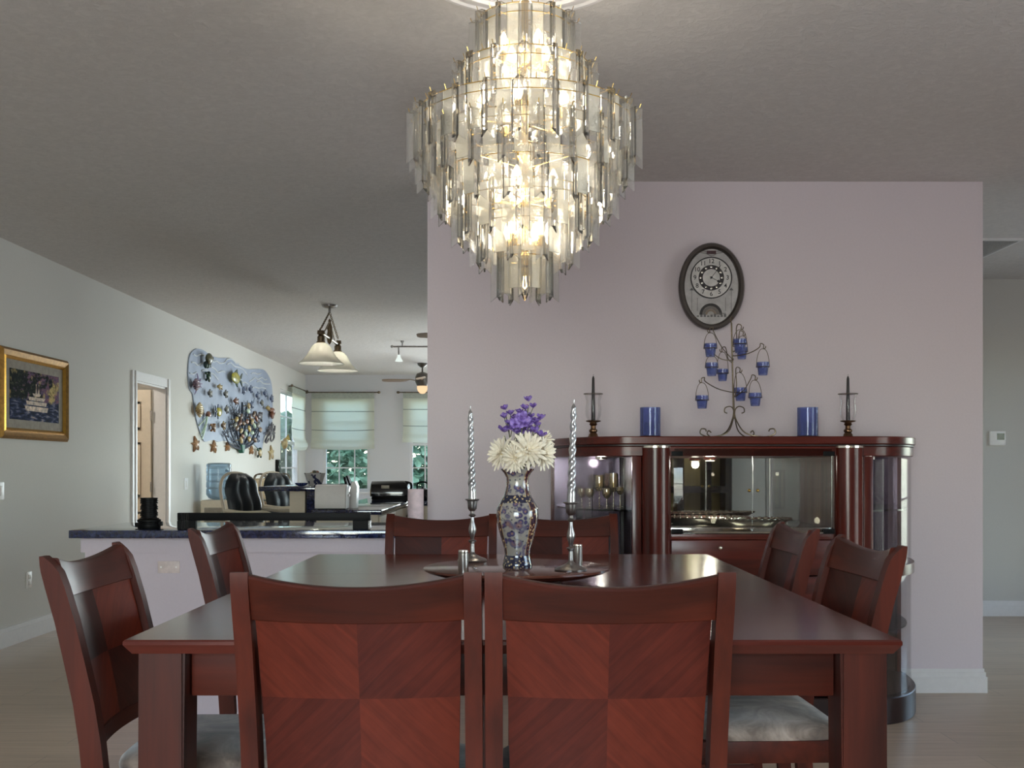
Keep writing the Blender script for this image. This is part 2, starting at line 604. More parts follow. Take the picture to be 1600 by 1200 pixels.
window(6, 'x', 4.6, -.3, 2.7, .25, 2.35, 1, 4, 3)
window(8, 'x', 4.6, 6.0, 7.8, .3, 2.3, 1, 3, 3)  # unseen hall window, added together with its fill light
window(7, 'y', -2.2, -1.75, .55, .4, 2.3, -1, 3, 3)

# outdoors
gr = bx(-14, 14, YK + .2, 32, -.3, -.12).build('ground', plain('patio_paving', (150, 150, 146), .9, var=.1, scale=6))
gr['kind'] = 'structure'
bx(-14, -5.6, 11.8, YK + .2, -.3, -.12).build('ground', gr.data.materials[0])['kind'] = 'structure'
def leafmat():
    q = N('hedge_leaf')
    v = q.noise(q.co(), 2.2, 4)
    c = q.ramp(v, [(.25, (66, 96, 74)), (.5, (116, 148, 122)), (.75, (168, 190, 168))])
    q.base(c)
    q.set(rough=.5)
    t = q.n('BsdfTranslucent')
    q.l(c, t.inputs[0])
    mx = q.n('MixShader')
    mx.inputs[0].default_value = .5
    q.l(q.p.outputs[0], mx.inputs[1])
    q.l(t.outputs[0], mx.inputs[2])
    q.shader(mx.outputs[0])
    return q.m
M['hedge'] = leafmat()
def leaves(name, x0, x1, y0, y1, z0, z1, n, label):
    bm = bmesh.new()
    for i in range(n):
        p = Vector((random.uniform(x0, x1), random.uniform(y0, y1), z0 + (z1 - z0) * random.random() ** .85))
        s = random.uniform(.09, .19)
        e = Euler((random.uniform(-1, 1), random.uniform(-1, 1), random.uniform(0, 6.3))).to_matrix()
        vs = [bm.verts.new(p + e @ Vector(q)) for q in ((0, -s, 0), (s * .45, 0, .1 * s), (0, s, 0), (-s * .45, 0, .1 * s))]
        bm.faces.new(vs)
    me = bpy.data.meshes.new(name)
    bm.to_mesh(me)
    bm.free()
    me.materials.append(M['hedge'])
    o = bpy.data.objects.new(name, me)
    COL.objects.link(o)
    return tag(o, label, 'hedge', kind='stuff')
leaves('hedge_foliage', -6, 1.0, 20.2, 22.0, -.1, 2.3, 8000, 'sunlit green hedge seen through the back kitchen windows')
leaves('hedge_foliage', -6.6, -5.5, 13.5, 19.7, -.1, 2.2, 5000, 'sunlit green hedge outside the side kitchen window')

# roman shades
def shademat():
    q = N('cream_shade_cloth')
    w = q.noise(q.co((60, 60, 60)), 3, 2)
    c = q.ramp(w, [(.3, (240, 240, 228)), (.7, (246, 246, 236))])
    d = q.n('BsdfDiffuse')
    t = q.n('BsdfTranslucent')
    q.l(c, d.inputs[0])
    q.l(c, t.inputs[0])
    mx = q.n('MixShader')
    mx.inputs[0].default_value = .62
    q.l(d.outputs[0], mx.inputs[1])
    q.l(t.outputs[0], mx.inputs[2])
    q.shader(mx.outputs[0])
    return q.m
M['shade'] = shademat()
M['hem'] = plain('shade_seam', (150, 152, 146), .9)
def shade(wid, ztop, zbot, label, loc, rz, sag=.05, folds=3):
    """hangs in its local x-z plane, the room on its -y side"""
    t = thing('roman_shade', label, 'window shade', loc, rz, 'cream roman shades in the kitchen')
    nx, nz = 17, 44
    def yy(f, u):      # billow between the seams, heavy folds at the bottom
        v = -.012 * abs(math.sin(f * PI * folds)) if f < .84 else -.02 - .05 * math.sin((f - .84) / .16 * PI) * (.6 + .4 * u)
        return v
    rings = []
    for k in range(nz + 1):
        f = k / nz
        row = []
        for i in range(nx):
            u = i / (nx - 1) * 2 - 1
            s = 1 - u * u
            z = ztop - (ztop - zbot) * f - sag * s * max(0, f - .35) * .8
            row.append((u * wid / 2 * (1 + .02 * max(0, f - .8) * 5), yy(f, s), z))
        rings.append(row)
    b = B()
    th = .004
    vs = [[b.b.verts.new(p) for p in r] for r in rings]
    vb = [[b.b.verts.new((p[0], p[1] + th, p[2])) for p in r] for r in rings]
    for k in range(nz):
        for i in range(nx - 1):
            b.b.faces.new((vs[k][i], vs[k][i + 1], vs[k + 1][i + 1], vs[k + 1][i]))
            b.b.faces.new((vb[k][i], vb[k + 1][i], vb[k + 1][i + 1], vb[k][i + 1]))
    for k in range(nz):
        for i in (0, nx - 1):
            b.b.faces.new((vs[k][i], vs[k + 1][i], vb[k + 1][i], vb[k][i]))
    for i in range(nx - 1):
        b.b.faces.new((vs[0][i], vb[0][i], vb[0][i + 1], vs[0][i + 1]))
        b.b.faces.new((vs[nz][i], vs[nz][i + 1], vb[nz][i + 1], vb[nz][i]))
    b.build('cloth', M['shade'], t)
    sm = B()
    for k in range(1, folds):
        f = k / folds
        pts = []
        for i in range(nx):
            u = i / (nx - 1) * 2 - 1
            s = 1 - u * u
            pts.append((u * wid / 2, yy(min(f, .83), s) - .003, ztop - (ztop - zbot) * f - sag * s * max(0, f - .35) * .8))
        sm.tube(pts, .006, 6)
    sm.build('seam', M['hem'], t)
    bx(-wid / 2, wid / 2, -.01, -.002, ztop - .09, ztop).build('header_band', plain('shade_header', (176, 182, 172), .9), t)
    r = B().tube([(-wid / 2 - .06, -.02, ztop + .01), (wid / 2 + .06, -.02, ztop + .01)], .009)
    for s in (-1, 1):
        r.ell((s * (wid / 2 + .08), -.02, ztop + .01), (.028, .02, .022))
        r.tube([(s * wid / 2, .05, ztop + .01), (s * wid / 2, -.02, ztop + .01)], .007)
    r.build('rod', M['iron'], t)
    return t
shade(1.03, 2.44, 1.53, 'wide cream roman shade with sagging hem at the middle kitchen window', (-2.79, YK - .07, 0), 0)
shade(1.0, 2.44, 1.63, 'cream roman shade partly hidden behind the corner of the clock wall', (-1.30, YK - .07, 0), 0, .02)
shade(1.0, 2.44, 1.50, 'narrow-looking cream roman shade on the side wall window beside the sea mural', (XL + .07, 16.30, 0), R(90), .03)

# blue bar counter, its low wall
struct('wall_bar', bx(-2.06, -.458, 5.02, 5.62, 0, .868), M['bwall'])
struct('shadow_strip_bar', bx(-2.075, -.458, 5.005, 5.02, .80, .868), M['bwall'])  # strip stands in for the shadow under the counter, built as shape
cnt = bx(-2.11, -.46, 4.95, 5.68, .872, .909, .003).build('bar_countertop', M['granite'])
tag(cnt, 'long blue granite bar countertop on the low wall in front of the kitchen', 'countertop')
def plate(name, label, cat, loc, rz, w, h, kind):
    """cover plate; its local +y points into the wall"""
    t = thing(name, label, cat, loc, rz)
    bx(-w / 2, w / 2, -.006, 0, -h / 2, h / 2, .002).build('cover_plate', M['white'] if kind != 'blank' else plain('plate_beige', (206, 190, 186), .4), t)
    b = B()
    if kind == 'switch': b.box(-.018, .018, -.011, -.0062, -.033, .033, .002)
    if kind == 'outlet':
        for z in (-.022, .022): b.box(-.017, .017, -.0085, -.0062, z - .015, z + .015, .001)
    if kind == 'blank': b.box(-w / 2 + .012, -w / 2 + .02, -.0075, -.0062, -.004, .004).box(w / 2 - .02, w / 2 - .012, -.0075, -.0062, -.004, .004)
    b.build({'switch': 'rocker', 'outlet': 'socket', 'blank': 'screw'}[kind], M['white'] if kind != 'outlet' else plain('ivory', (200, 192, 178), .4), t)
plate('wall_plate', 'blank wide cover plate low on the bar wall', 'cover plate', px(264, 886, 5.02), 0, .105, .058, 'blank')
plate('light_switch', 'light switch on the left wall under the gilt-framed painting', 'switch', lw(1, 767), R(90), .075, .115, 'switch')
plate('light_switch', 'light switch on the left wall between the open door and the water cooler', 'switch', lw(290.5, 756), R(90), .12, .12, 'switch')
plate('power_outlet', 'power outlet low on the left wall behind the nearest left chair', 'outlet', lw(45, 906), R(90), .075, .115, 'outlet')
t = thing('thermostat', 'small white thermostat with dark screen on the hall wall', 'thermostat', px(1557, 685, 8.49))
bx(-.065, .065, -.026, 0, -.058, .058, .006).build('housing', M['white'], t)
bx(-.008, .052, -.028, -.0262, -.012, .040).build('screen', plain('dark_screen', (48, 56, 44), .2), t)
# ------------------------------------------------------------------ dining table
TZ = .903
TX, TY0, TY1 = .685, 1.83, 3.66
t = thing('dining_table', 'square cherry wood dining table with a removable centre leaf', 'table', (0, (TY0 + TY1) / 2, 0))
tc = (TY0 + TY1) / 2
def slab(x0, x1, y0, y1, near, far):
    """table board with an under-cut edge on its outer sides"""
    zt, zm, zb = TZ, TZ - .009, TZ - .026
    i = .012
    yn, yf = (i if near else 0), (i if far else 0)
    b = B()
    e = .003
    r = [[(x0 + e, y0 + (e if near else 0), zt), (x1 - e, y0 + (e if near else 0), zt), (x1 - e, y1 - (e if far else 0), zt), (x0 + e, y1 - (e if far else 0), zt)],
         [(x0, y0, zt - e), (x1, y0, zt - e), (x1, y1, zt - e), (x0, y1, zt - e)],
         [(x0, y0, zm), (x1, y0, zm), (x1, y1, zm), (x0, y1, zm)],
         [(x0 + i, y0 + yn, zb), (x1 - i, y0 + yn, zb), (x1 - i, y1 - yf, zb), (x0 + i, y1 - yf, zb)]]
    return b.loft(r)
a = .915
slab(-TX, TX, -a, -.229, True, False).build('tabletop', M['table_top'], t, smooth=20)
slab(-TX, TX, .229, a, False, True).build('tabletop', M['table_top'], t, smooth=20)
slab(-TX, TX, -.2275, .2275, False, False).build('leaf', M['table_top'], t, smooth=20)
LX0, LX1 = .585, .668
ly0, ly1 = -a + .026, -a + .11
for sx in (-1, 1):
    for sy in (-1, 1):
        r = []
        for z, k in ((TZ - .0265, 0), (.45, .004), (0, .016)):
            xs = sorted((sx * (LX0 + k), sx * LX1))
            ys = sorted((sy * ly0 + 0, sy * (ly1 - k)))
            ys = sorted((sy * -1 * ly0, sy * -1 * (ly1 - k)))
            r.append([(xs[0], ys[0], z), (xs[1], ys[0], z), (xs[1], ys[1], z), (xs[0], ys[1], z)])
        b = B().loft(r)
        bmesh.ops.bevel(b.b, geom=[e for e in b.b.edges if abs((e.verts[0].co - e.verts[1].co).z) > .2], offset=.005, segments=2, affect='EDGES')
        b.build('leg', M['cherry_z'], t)
for sy in (-1, 1):
    y = sy * (a - .075)
    bx(-LX0 + .001, LX0 - .001, y - .011, y + .011, TZ - .112, TZ - .027, .003).build('apron', M['cherry_x'], t)
for sx in (-1, 1):
    x = sx * .635
    bx(x - .011, x + .011, ly1 + .001, -ly1 - .001, TZ - .112, TZ - .027, .003).build('apron', M['cherry_y'], t)

# ------------------------------------------------------------------ dining chairs
def post_y(z):
    P = [(0, -.250), (.25, -.215), (.5, -.196), (.62, -.202), (.75, -.222), (.9, -.257), (1.05, -.300)]
    for (z0, y0), (z1, y1) in zip(P, P[1:]):
        if z <= z1:
            return y0 + (y1 - y0) * (z - z0) / (z1 - z0)
    return P[-1][1]
OX = .210
def make_chair(label):
    t = thing('dining_chair', label, 'chair', (0, 0, 0), 0, 'dining chairs around the table')
    zs = [0, .12, .3, .5, .58, .66, .74, .82, .9, .97, 1.0, 1.015, 1.025, 1.031]
    for sx in (-1, 1):
        r = []
        for z in zs:
            dep = .034 if z < .4 else .044 - .006 * max(0, (z - .6) / .43)
            k = max(0, (z - .985) / .046)
            y0, y1 = post_y(z) - dep / 2, post_y(z) + dep / 2
            y1 -= .024 * k * k
            y0 += .006 * k * k
            xo, xi = OX + (0 if z > .5 else -.006), OX - .030
            xs = sorted((sx * xo, sx * xi))
            r.append([(xs[0], y0, z), (xs[1], y0, z), (xs[1], y1, z), (xs[0], y1, z)])
        b = B().loft(r)
        es = [e for e in b.b.edges if len(e.link_faces) == 2 and e.calc_face_angle(0) > 1]
        bmesh.ops.bevel(b.b, geom=es, offset=.0055, segments=2, affect='EDGES')
        b.build('back_post', M['cherry_z'], t)
    n = 22
    def curve(u): return .020 * (1 - u * u)
    def rail(z_top, z_bot, dip_t, dip_b, hw, th, name, mat, roll=0):
        r = []
        for i in range(n + 1):
            u = i / n * 2 - 1
            zt, zb = z_top - dip_t * (1 - u * u), z_bot - dip_b * (1 - u * u)
            yt, yb = post_y(zt) - curve(u), post_y(zb) - curve(u)
            x = u * hw
            h = th / 2
            c = .2 * th
            r.append([(x, yb - h + c * .3, zb), (x, yb + h - c * .3, zb), (x, yb + h, zb + c * .3), (x, yt + h, zt - c), (x, yt + h - c * .3, zt - c * .3), (x, yt + h - c, zt),
                      (x, yt - h + c, zt + roll), (x, yt - h + c * .3, zt - c * .3), (x, yt - h, zt - c), (x, yb - h, zb + c * .3)])
        B().loft(r).build(name, mat, t, smooth=25)
    rail(1.026, .948, .020, .004, OX - .0305, .026, 'top_rail', M['cherry_x'])
    rail(.676, .645, .0, .0, OX - .0305, .022, 'lower_rail', M['cherry_x'])
    r = []
    zc = .81
    hw0, hw1 = .168, .1745
    zz = [.677, .74, .81, .88, .9475]
    b = B()
    for i in range(n + 1):
        u = i / n * 2 - 1
        ring = []
        for z in zz: ring.append((u * (hw0 + (hw1 - hw0) * (z - .677) / .267), post_y(z) - curve(u) - .006, z - (.003 * (1 - u * u) if z > .94 else 0)))
        for z in reversed(zz): ring.append((u * (hw0 + (hw1 - hw0) * (z - .677) / .267), post_y(z) - curve(u) + .006, z - (.003 * (1 - u * u) if z > .94 else 0)))
        r.append(ring)
    b.loft(r).build('back_panel', M['veneer'], t, at=(0, post_y(zc), zc), smooth=50)
    # seat
    hx, y0, y1 = .196, -.178, .165
    f = B()
    f.box(-hx + .002, hx - .002, y0 + .012, y0 + .036, .545, .595, .003).box(-hx + .002, hx - .002, y1 - .028, y1 - .002, .545, .595, .003)
    for s in (-1, 1):
        xs = sorted((s * (hx - .002), s * (hx - .026)))
        f.box(xs[0], xs[1], y0 + .036, y1 - .028, .545, .595, .003)
    f.build('seat_frame', M['cherry_x'], t)
    rings = []
    for lvl in (0, .15, .4, .65, .85, 1):
        z = .596 + .008 + lvl * .036
        sc = [1, 1.0, .985, .93, .75, .35][[0, .15, .4, .65, .85, 1].index(lvl)]
        ring = []
        for k in range(40):
            an = 2 * PI * k / 40
            c, s_ = math.cos(an), math.sin(an)
            e = .32
            ring.append((hx * sc * math.copysign(abs(c) ** e, c), (y0 + y1) / 2 + (y1 - y0) / 2 * sc * math.copysign(abs(s_) ** e, s_), z))
        rings.append(ring)
    rings.insert(0, [(p[0] * .985, (y0 + y1) / 2 + (p[1] - (y0 + y1) / 2) * .985, .5955) for p in rings[0]])
    B().loft(rings).build('seat_cushion', M['suede'], t, smooth=60)
    for s in (-1, 1):
        xs = sorted((s * (hx - .004), s * (hx - .042)))
        r = [[(xs[0], y1 - .042, .5445), (xs[1], y1 - .042, .5445), (xs[1], y1 - .004, .5445), (xs[0], y1 - .004, .5445)],
             [(xs[0] + .005, y1 - .037, 0), (xs[1] - .005, y1 - .037, 0), (xs[1] - .005, y1 - .009, 0), (xs[0] + .005, y1 - .009, 0)]]
        B().loft(r).build('leg', M['cherry_z'], t)
        x = s * (hx - .02)
        bx(x - .009, x + .009, -.205, y1 - .036, .215, .245, .003).build('stretcher', M['cherry_y'], t)
    bx(-hx + .036, hx - .036, y1 - .033, y1 - .015, .165, .2, .003).build('footrest', M['cherry_x'], t)
    return t
ch = make_chair('cherry dining chair, left one of the two seen squarely from behind in front')
ch.location = (-.262, 2.045, 0)
for loc, rz, lab in [
    ((.163, 2.045, 0), 0, 'cherry dining chair, right one of the two seen squarely from behind in front'),
    ((-.628, 2.265, 0), R(-89), 'cherry dining chair nearest the camera on the left side of the table'),
    ((-.625, 3.20, 0), R(-90), 'cherry dining chair at the left side of the table in front of the blue bar'),
    ((.565, 2.52, 0), R(92), 'cherry dining chair on the right side of the table, nearer the camera'),
    ((.575, 3.20, 0), R(90), 'cherry dining chair on the right side of the table in front of the drawers'),
    ((-.270, 3.675, 0), R(180), 'cherry dining chair at the far end of the table behind the left candlestick'),
    ((.188, 3.675, 0), R(180), 'cherry dining chair at the far end of the table behind the right candlestick')]:
    dup(ch, loc, rz, lab)

# ------------------------------------------------------------------ lazy susan and centrepiece
LS = Vector((.010, 2.80, TZ))
t = thing('lazy_susan', 'round dark wooden turntable tray in the middle of the dining table', 'turntable', LS)
B().lathe([(0, .0005), (.12, .0005), (.12, .012), (0, .012)], 40).build('base', M['cherry_x'], t)
B().lathe([(0, .0125), (.17, .0125), (.205, .016), (.238, .025), (.249, .031), (.2495, .036), (.246, .038), (0, .038)], 72).build('tray', wood('tray_wood', (70, 36, 28), (112, 66, 52), 'x', .18, .6), t)
ZS = TZ + .0385
def vasemat():
    q = N('painted_porcelain')
    tc = q.n('TexCoord')
    sp = q.n('SeparateXYZ')
    q.l(tc.outputs['Object'], sp.inputs[0])
    ang = q.math('ARCTAN2', sp.outputs[1], sp.outputs[0])
    z = sp.outputs[2]
    vec = q.co((1, 1, 1))
    # flowers on ivory ground
    cell = q.vor(vec, 62)
    cellc = q.vor(vec, 62, 'Color')
    big = q.noise(vec, 24, 3, .6)
    petal = q.ramp(cell, [(.0, (190, 150, 110)), (.28, (92, 80, 132)), (.42, (70, 72, 112)), (.58, (176, 170, 166))])
    petal2 = q.ramp(q.vor(vec, 40), [(.0, (196, 160, 130)), (.3, (138, 110, 120)), (.5, (112, 112, 140)), (.62, (176, 170, 164))])
    flo = q.mix(q.ramp(big, [(.44, (0, 0, 0)), (.53, (255, 255, 255))]), petal2, petal)
    ground = q.mix(q.ramp(q.noise(vec, 15, 2), [(.56, (0, 0, 0)), (.62, (255, 255, 255))]), flo, (190, 187, 180))
    sprig = q.ramp(q.vor(vec, 95), [(.2, (40, 44, 84)), (.3, (206, 204, 196))])
    ground = q.mix(.8, ground, q.mix(1, ground, sprig, 'MULTIPLY'))
    # patterned brown strips between the panels
    strip = q.ramp(q.vor(vec, 110), [(.2, (196, 170, 130)), (.34, (104, 58, 44)), (.6, (58, 40, 52))])
    s = q.math('ABSOLUTE', q.math('SINE', q.math('ADD', q.math('MULTIPLY', ang, 1.5), .35 - 1.5 * R(95))))
    body = q.mix(q.ramp(s, [(.30, (255, 255, 255)), (.33, (0, 0, 0))]), ground, strip)
    body = q.mix(q.ramp(q.math('ABSOLUTE', q.math('SUBTRACT', s, .335)), [(.015, (255, 255, 255)), (.022, (0, 0, 0))]), body, (206, 168, 96))
    band = q.ramp(q.vor(vec, 120), [(.25, (188, 166, 122)), (.4, (30, 32, 58))])
    def zmask(z0, z1):
        return q.math('MULTIPLY', q.math('GREATER_THAN', z, z0), q.math('LESS_THAN', z, z1))
    m = q.math('ADD', zmask(.0, .032), zmask(.172, .192))
    q.base(q.mix(m, body, band))
    q.set(rough=.16, coat=.6)
    return q.m
vp = px(808.5, 878, 2.78)
vase = thing('vase', 'tall painted porcelain vase of blue and ivory holding flowers on the turntable', 'vase', (vp.x, 2.78, ZS))
pr = [(0, 0), (.039, 0), (.0395, .006), (.038, .012), (.035, .026), (.0335, .034), (.036, .052), (.046, .085), (.0545, .118), (.0565, .138), (.0545, .158), (.046, .174), (.0375, .188), (.032, .205), (.0295, .222), (.030, .238), (.036, .250), (.044, .259), (.0445, .262),
      (.042, .261), (.033, .248), (.0275, .236), (.026, .2), (0, .19)]
B().lathe(pr, 16).build('body', vasemat(), vase, smooth=60)
vpos = Vector((vp.x, 2.78, ZS))
M['petal_w'] = plain('ivory_petal', (232, 222, 202), .7, var=.05)
M['petal_y'] = plain('flower_centre', (214, 196, 120), .7)
def purple():
    q = N('purple_petal')
    v = q.noise(q.co(), 95, 3)
    q.base(q.ramp(v, [(.3, (72, 44, 112)), (.48, (118, 88, 166)), (.62, (156, 136, 204)), (.72, (168, 104, 150))]))
    q.set(rough=.6)
    return q.m
M['purple'] = purple()
M['stem'] = plain('flower_stem', (92, 96, 62), .7)
def petal(b, c, d, up, L, w, th=.0012, curl=.3):
    """one tapered petal from c along d, arching by curl"""
    d = d.normalized()
    sd = d.cross(up)
    if sd.length < 1e-3: sd = d.orthogonal()
    sd.normalize()
    nn = sd.cross(d).normalized()
    r = []
    for f, k in ((0, .3), (.3, .8), (.6, 1), (.85, .85), (1, .3)):
        p = c + d * (L * f) + nn * (curl * L * math.sin(f * PI * .6) * .5)
        h = w / 2 * k
        r.append([p - sd * h, p - nn * th, p + sd * h, p + nn * (th + .25 * h)])
    b.loft(r)
def mum(px_, py_, dd, rad, face, label):
    c = px(px_, py_, 2.78 + dd)
    t = thing('white_chrysanthemum', label, 'flower', c, 0, 'white chrysanthemums in the vase')
    face = Vector(face).normalized()
    b = B()
    q = face.to_track_quat('Z', 'Y').to_matrix()
    for ring, (nP, el, L) in enumerate(((15, -.15, 1), (15, .15, .98), (13, .45, .9), (10, .8, .75), (7, 1.15, .5))):
        for i in range(nP):
            a = 2 * PI * (i + ring * .5) / nP + random.uniform(-.12, .12)
            e = el + random.uniform(-.12, .12)
            v = q @ Vector((math.cos(a) * math.cos(e), math.sin(a) * math.cos(e), math.sin(e)))
            petal(b, v * .004, v, face, rad * L * random.uniform(.85, 1.1), rad * .2, curl=.35)
    b.build('petals', M['petal_w'], t, smooth=60)
    B().ell((face * .006), (.006, .006, .006), u=10, v=6).build('flower_centre', M['petal_y'], t)
    end = Vector((vpos.x - c.x, vpos.y - c.y, vpos.z + .235 - c.z)) * Vector((.96, .96, 1)).length / math.sqrt(3)
    end = Vector(((vpos.x - c.x) * .9, (vpos.y - c.y) * .9, vpos.z + .225 - c.z))
    B().tube([(0, 0, 0), end * .5 + Vector((0, 0, .006)), end], .0022, 6).build('stem', M['stem'], t)
mum(786, 709, -.02, .044, (-.6, -.7, .35), 'white chrysanthemum leaning out to the left of the vase rim')
mum(824, 705, -.045, .049, (.15, -.9, .35), 'large white chrysanthemum at the front centre of the vase')
mum(845, 709, -.005, .045, (.75, -.6, .2), 'white chrysanthemum leaning out to the right of the vase rim')
mum(805, 716, -.05, .036, (-.2, -.95, -.1), 'small white chrysanthemum low at the front of the vase rim')
mum(847, 688, .03, .032, (.5, -.6, .6), 'white chrysanthemum at the back right above the others')
def blossom(b, c, d, rad, n=5, openk=.6):
    q = Vector(d).normalized().to_track_quat('Z', 'Y').to_matrix()
    for i in range(n):
        a = 2 * PI * i / n + random.random() * .3
        v = q @ Vector((math.cos(a) * openk, math.sin(a) * openk, 1 - openk * .6))
        petal(b, Vector(c), v, Vector(d), rad * random.uniform(.9, 1.15), rad * .75, curl=-.3 if openk < .7 else .25)
def spray(label, pts, dd):
    """one flowering stalk: blossoms at photograph points, all on one stem"""
    ps = [px(x, y, 2.78 + dd + random.uniform(-.012, .012)) for x, y, *_ in pts]
    t = thing('purple_flower_stalk', label, 'flower', ps[0], 0, 'purple flower stalks in the vase')
    st = B()
    o = ps[0]
    foot = Vector((vpos.x + (o.x - vpos.x) * .12, vpos.y + dd * .3, vpos.z + .225))
    sp = [p - o for p in ps]
    st.tube([foot - o, (foot - o) * .55 + Vector((0, 0, .01)), sp[0] - Vector((0, 0, .01))], .0017, 6)
    for p in sp[1:]:
        k = max(.1, min(.9, 1 - p.length / ((foot - o).length + 1e-6)))
        st.tube([(foot - o) * (1 - k * .8), p], .0011, 5)
    st.build('stem', M['stem'], t)
    for (x, y, r, op), p in zip(pts, sp):
        b = B()
        blossom(b, p, (random.uniform(-.3, .3) + (x - 816) * .006, -.8 if op > .7 else -.35, .3 if op > .7 else 1), r * 1.15, 6 if op > .7 else 6, op)
        b.build('blossom', M['purple'], t, smooth=60)
spray('purple flower stalk standing tallest above the bouquet', [(826, 627, .014, .45), (833, 637, .013, .5), (821, 640, .014, .5), (811, 646, .012, .5)], .0)
spray('purple flower stalk reaching up to the far left of the bouquet', [(790, 640, .013, .5), (788, 653, .013, .5), (798, 648, .013, .5), (795, 663, .012, .5)], -.005)
spray('purple flower stalk reaching out to the right of the bouquet', [(845, 655, .014, .5), (836, 660, .015, .7), (840, 666, .012, .5), (829, 652, .012, .5)], .0)
spray('purple flower stalk with a big open blue-violet bloom facing front', [(816, 659, .024, .95), (803, 664, .017, .8), (826, 668, .015, .7)], -.02)
spray('purple flower stalk in the middle of the bouquet behind the big bloom', [(806, 655, .016, .6), (812, 664, .017, .7), (822, 650, .015, .6), (830, 662, .016, .7), (818, 672, .018, .8)], .005)
spray('purple flower stalk low on the left just above the white petals', [(788, 675, .018, .6), (800, 672, .017, .7), (808, 677, .017, .7)], -.02)
spray('purple flower stalk low on the right just above the white petals', [(836, 676, .016, .7), (845, 682, .016, .6), (826, 680, .015, .7)], -.015)

def candlestick(x, y, d, label, clabel, lean):
    p = px(x, y, d)
    t = thing('candlestick', label, 'candlestick', (p.x, d, ZS), 0, 'pewter candlesticks on the turntable')
    B().lathe([(0, 0), (.041, 0), (.042, .004), (.038, .008), (.024, .013), (.010, .02), (.0065, .026), (0, .026)], 36).build('foot', M['pewter'], t)
    B().lathe([(0, .0262), (.0065, .0262), (.0055, .05), (.012, .058), (.0045, .062), (.0065, .072), (.0108, .085), (.0105, .093), (.0055, .112), (.0045, .125), (.011, .130), (.0055, .135), (.006, .1415), (0, .1415)], 20).build('shaft', M['pewter'], t)
    B().lathe([(0, .142), (.0075, .142), (.0125, .149), (.0135, .165), (.0145, .171), (.0205, .174), (.0195, .1765), (.013, .175), (.0115, .162), (0, .161)], 24).build('cup', M['pewter'], t)
    c = thing('taper_candle', clabel, 'candle', (p.x, d, ZS + .1615), 0, 'silver twisted taper candles')
    c.rotation_euler = (0, lean, 0)
    r = []
    for i in range(121):
        z = .27 * i / 120
        f = z / .27
        k = 0 if z < .035 else min(1, (z - .035) / .02)
        rad = .0108 - .0045 * f
        if f > .955: rad *= max(.12, (1 - f) / .045)
        ring = []
        for j in range(16):
            a = 2 * PI * j / 16
            rr = rad * (1 + .17 * k * math.cos(2 * (a) - z * 210))
            ring.append((rr * math.cos(a), rr * math.sin(a), z))
        r.append(ring)
    B().loft(r).build('wax', M['silver_wax'], c, smooth=60)
    B().tube([(0, 0, .2702), (.0005, 0, .278)], .0011, 6).build('wick', M['silver_wax'], c)
candlestick(738, 868, 2.95, 'pewter candlestick standing left of the vase on the turntable', 'silver twisted taper candle left of the vase', R(-1.2))
candlestick(892, 888, 2.68, 'pewter candlestick standing right of the vase, nearest on the turntable', 'silver twisted taper candle right of the vase', R(1.6))
for (x, d, lab) in ((724, 2.625, 'short steel shaker cylinder at the front left of the turntable'), (902.5, 2.82, 'short steel shaker cylinder behind the right candlestick')):
    p = px(x, 800, d)
    t = thing('salt_shaker', lab, 'shaker', (p.x, d, ZS), 0, 'steel shakers on the turntable')
    B().lathe([(0, 0), (.0125, 0), (.013, .001), (.013, .05), (0, .05)], 24).build('body', M['steel'], t)
    B().lathe([(0, .0503), (.0126, .0503), (.013, .0515), (.0125, .056), (.011, .0572), (0, .0572)], 24).build('cap', M['silver'], t)
# ------------------------------------------------------------------ crystal chandelier
CX, CY = .037, 3.17
med = thing('ceiling_medallion', 'round moulded white medallion on the ceiling around the chandelier', 'ceiling medallion', (CX, CY, H))
B().lathe([(0, -.0005), (.35, -.0005), (.352, -.006), (.345, -.014), (.33, -.016), (.322, -.010), (.30, -.012), (.29, -.020), (.27, -.022), (.262, -.014), (.12, -.016), (.1, -.024), (0, -.024)], 64).build('rose', M['trim'], med)
ch = thing('chandelier', 'large tiered crystal prism chandelier hanging above the dining table', 'chandelier', (CX, CY, 0))
M['crystal'] = thin_glass('crystal_prism_glass', (255, 255, 254), 1.0, .02, 1.5, diff=.10, diffc=(255, 253, 246), refr=.04, gloss_add=.17)
M['ice'] = thin_glass('textured_ice_glass', (255, 254, 250), .9, .06, 1.45, diff=.30, diffc=(255, 252, 242), bumpscale=85, gloss_add=.06)
B().lathe([(0, H - .025), (.065, H - .025), (.06, H - .045), (.03, H - .055), (0, H - .055)], 32).build('canopy', M['brass'], ch)
B().lathe([(0, H - .056), (.011, H - .056), (.011, 2.50), (.022, 2.49), (.022, 2.47), (.011, 2.46), (.011, 2.2), (.03, 2.18), (.03, 2.15), (.011, 2.13), (.011, 1.86), (.02, 1.85), (.02, 1.82), (0, 1.815)], 20).build('stem', M['brass'], ch)
TIERS = [(.162, 2.566, 12, 0), (.220, 2.420, 15, .2), (.350, 2.274, 23, .05), (.326, 2.208, 21, .1), (.278, 2.120, 18, .0), (.220, 2.040, 15, .15), (.160, 1.970, 10, .1), (.098, 1.872, 7, .25)]
PL = .158
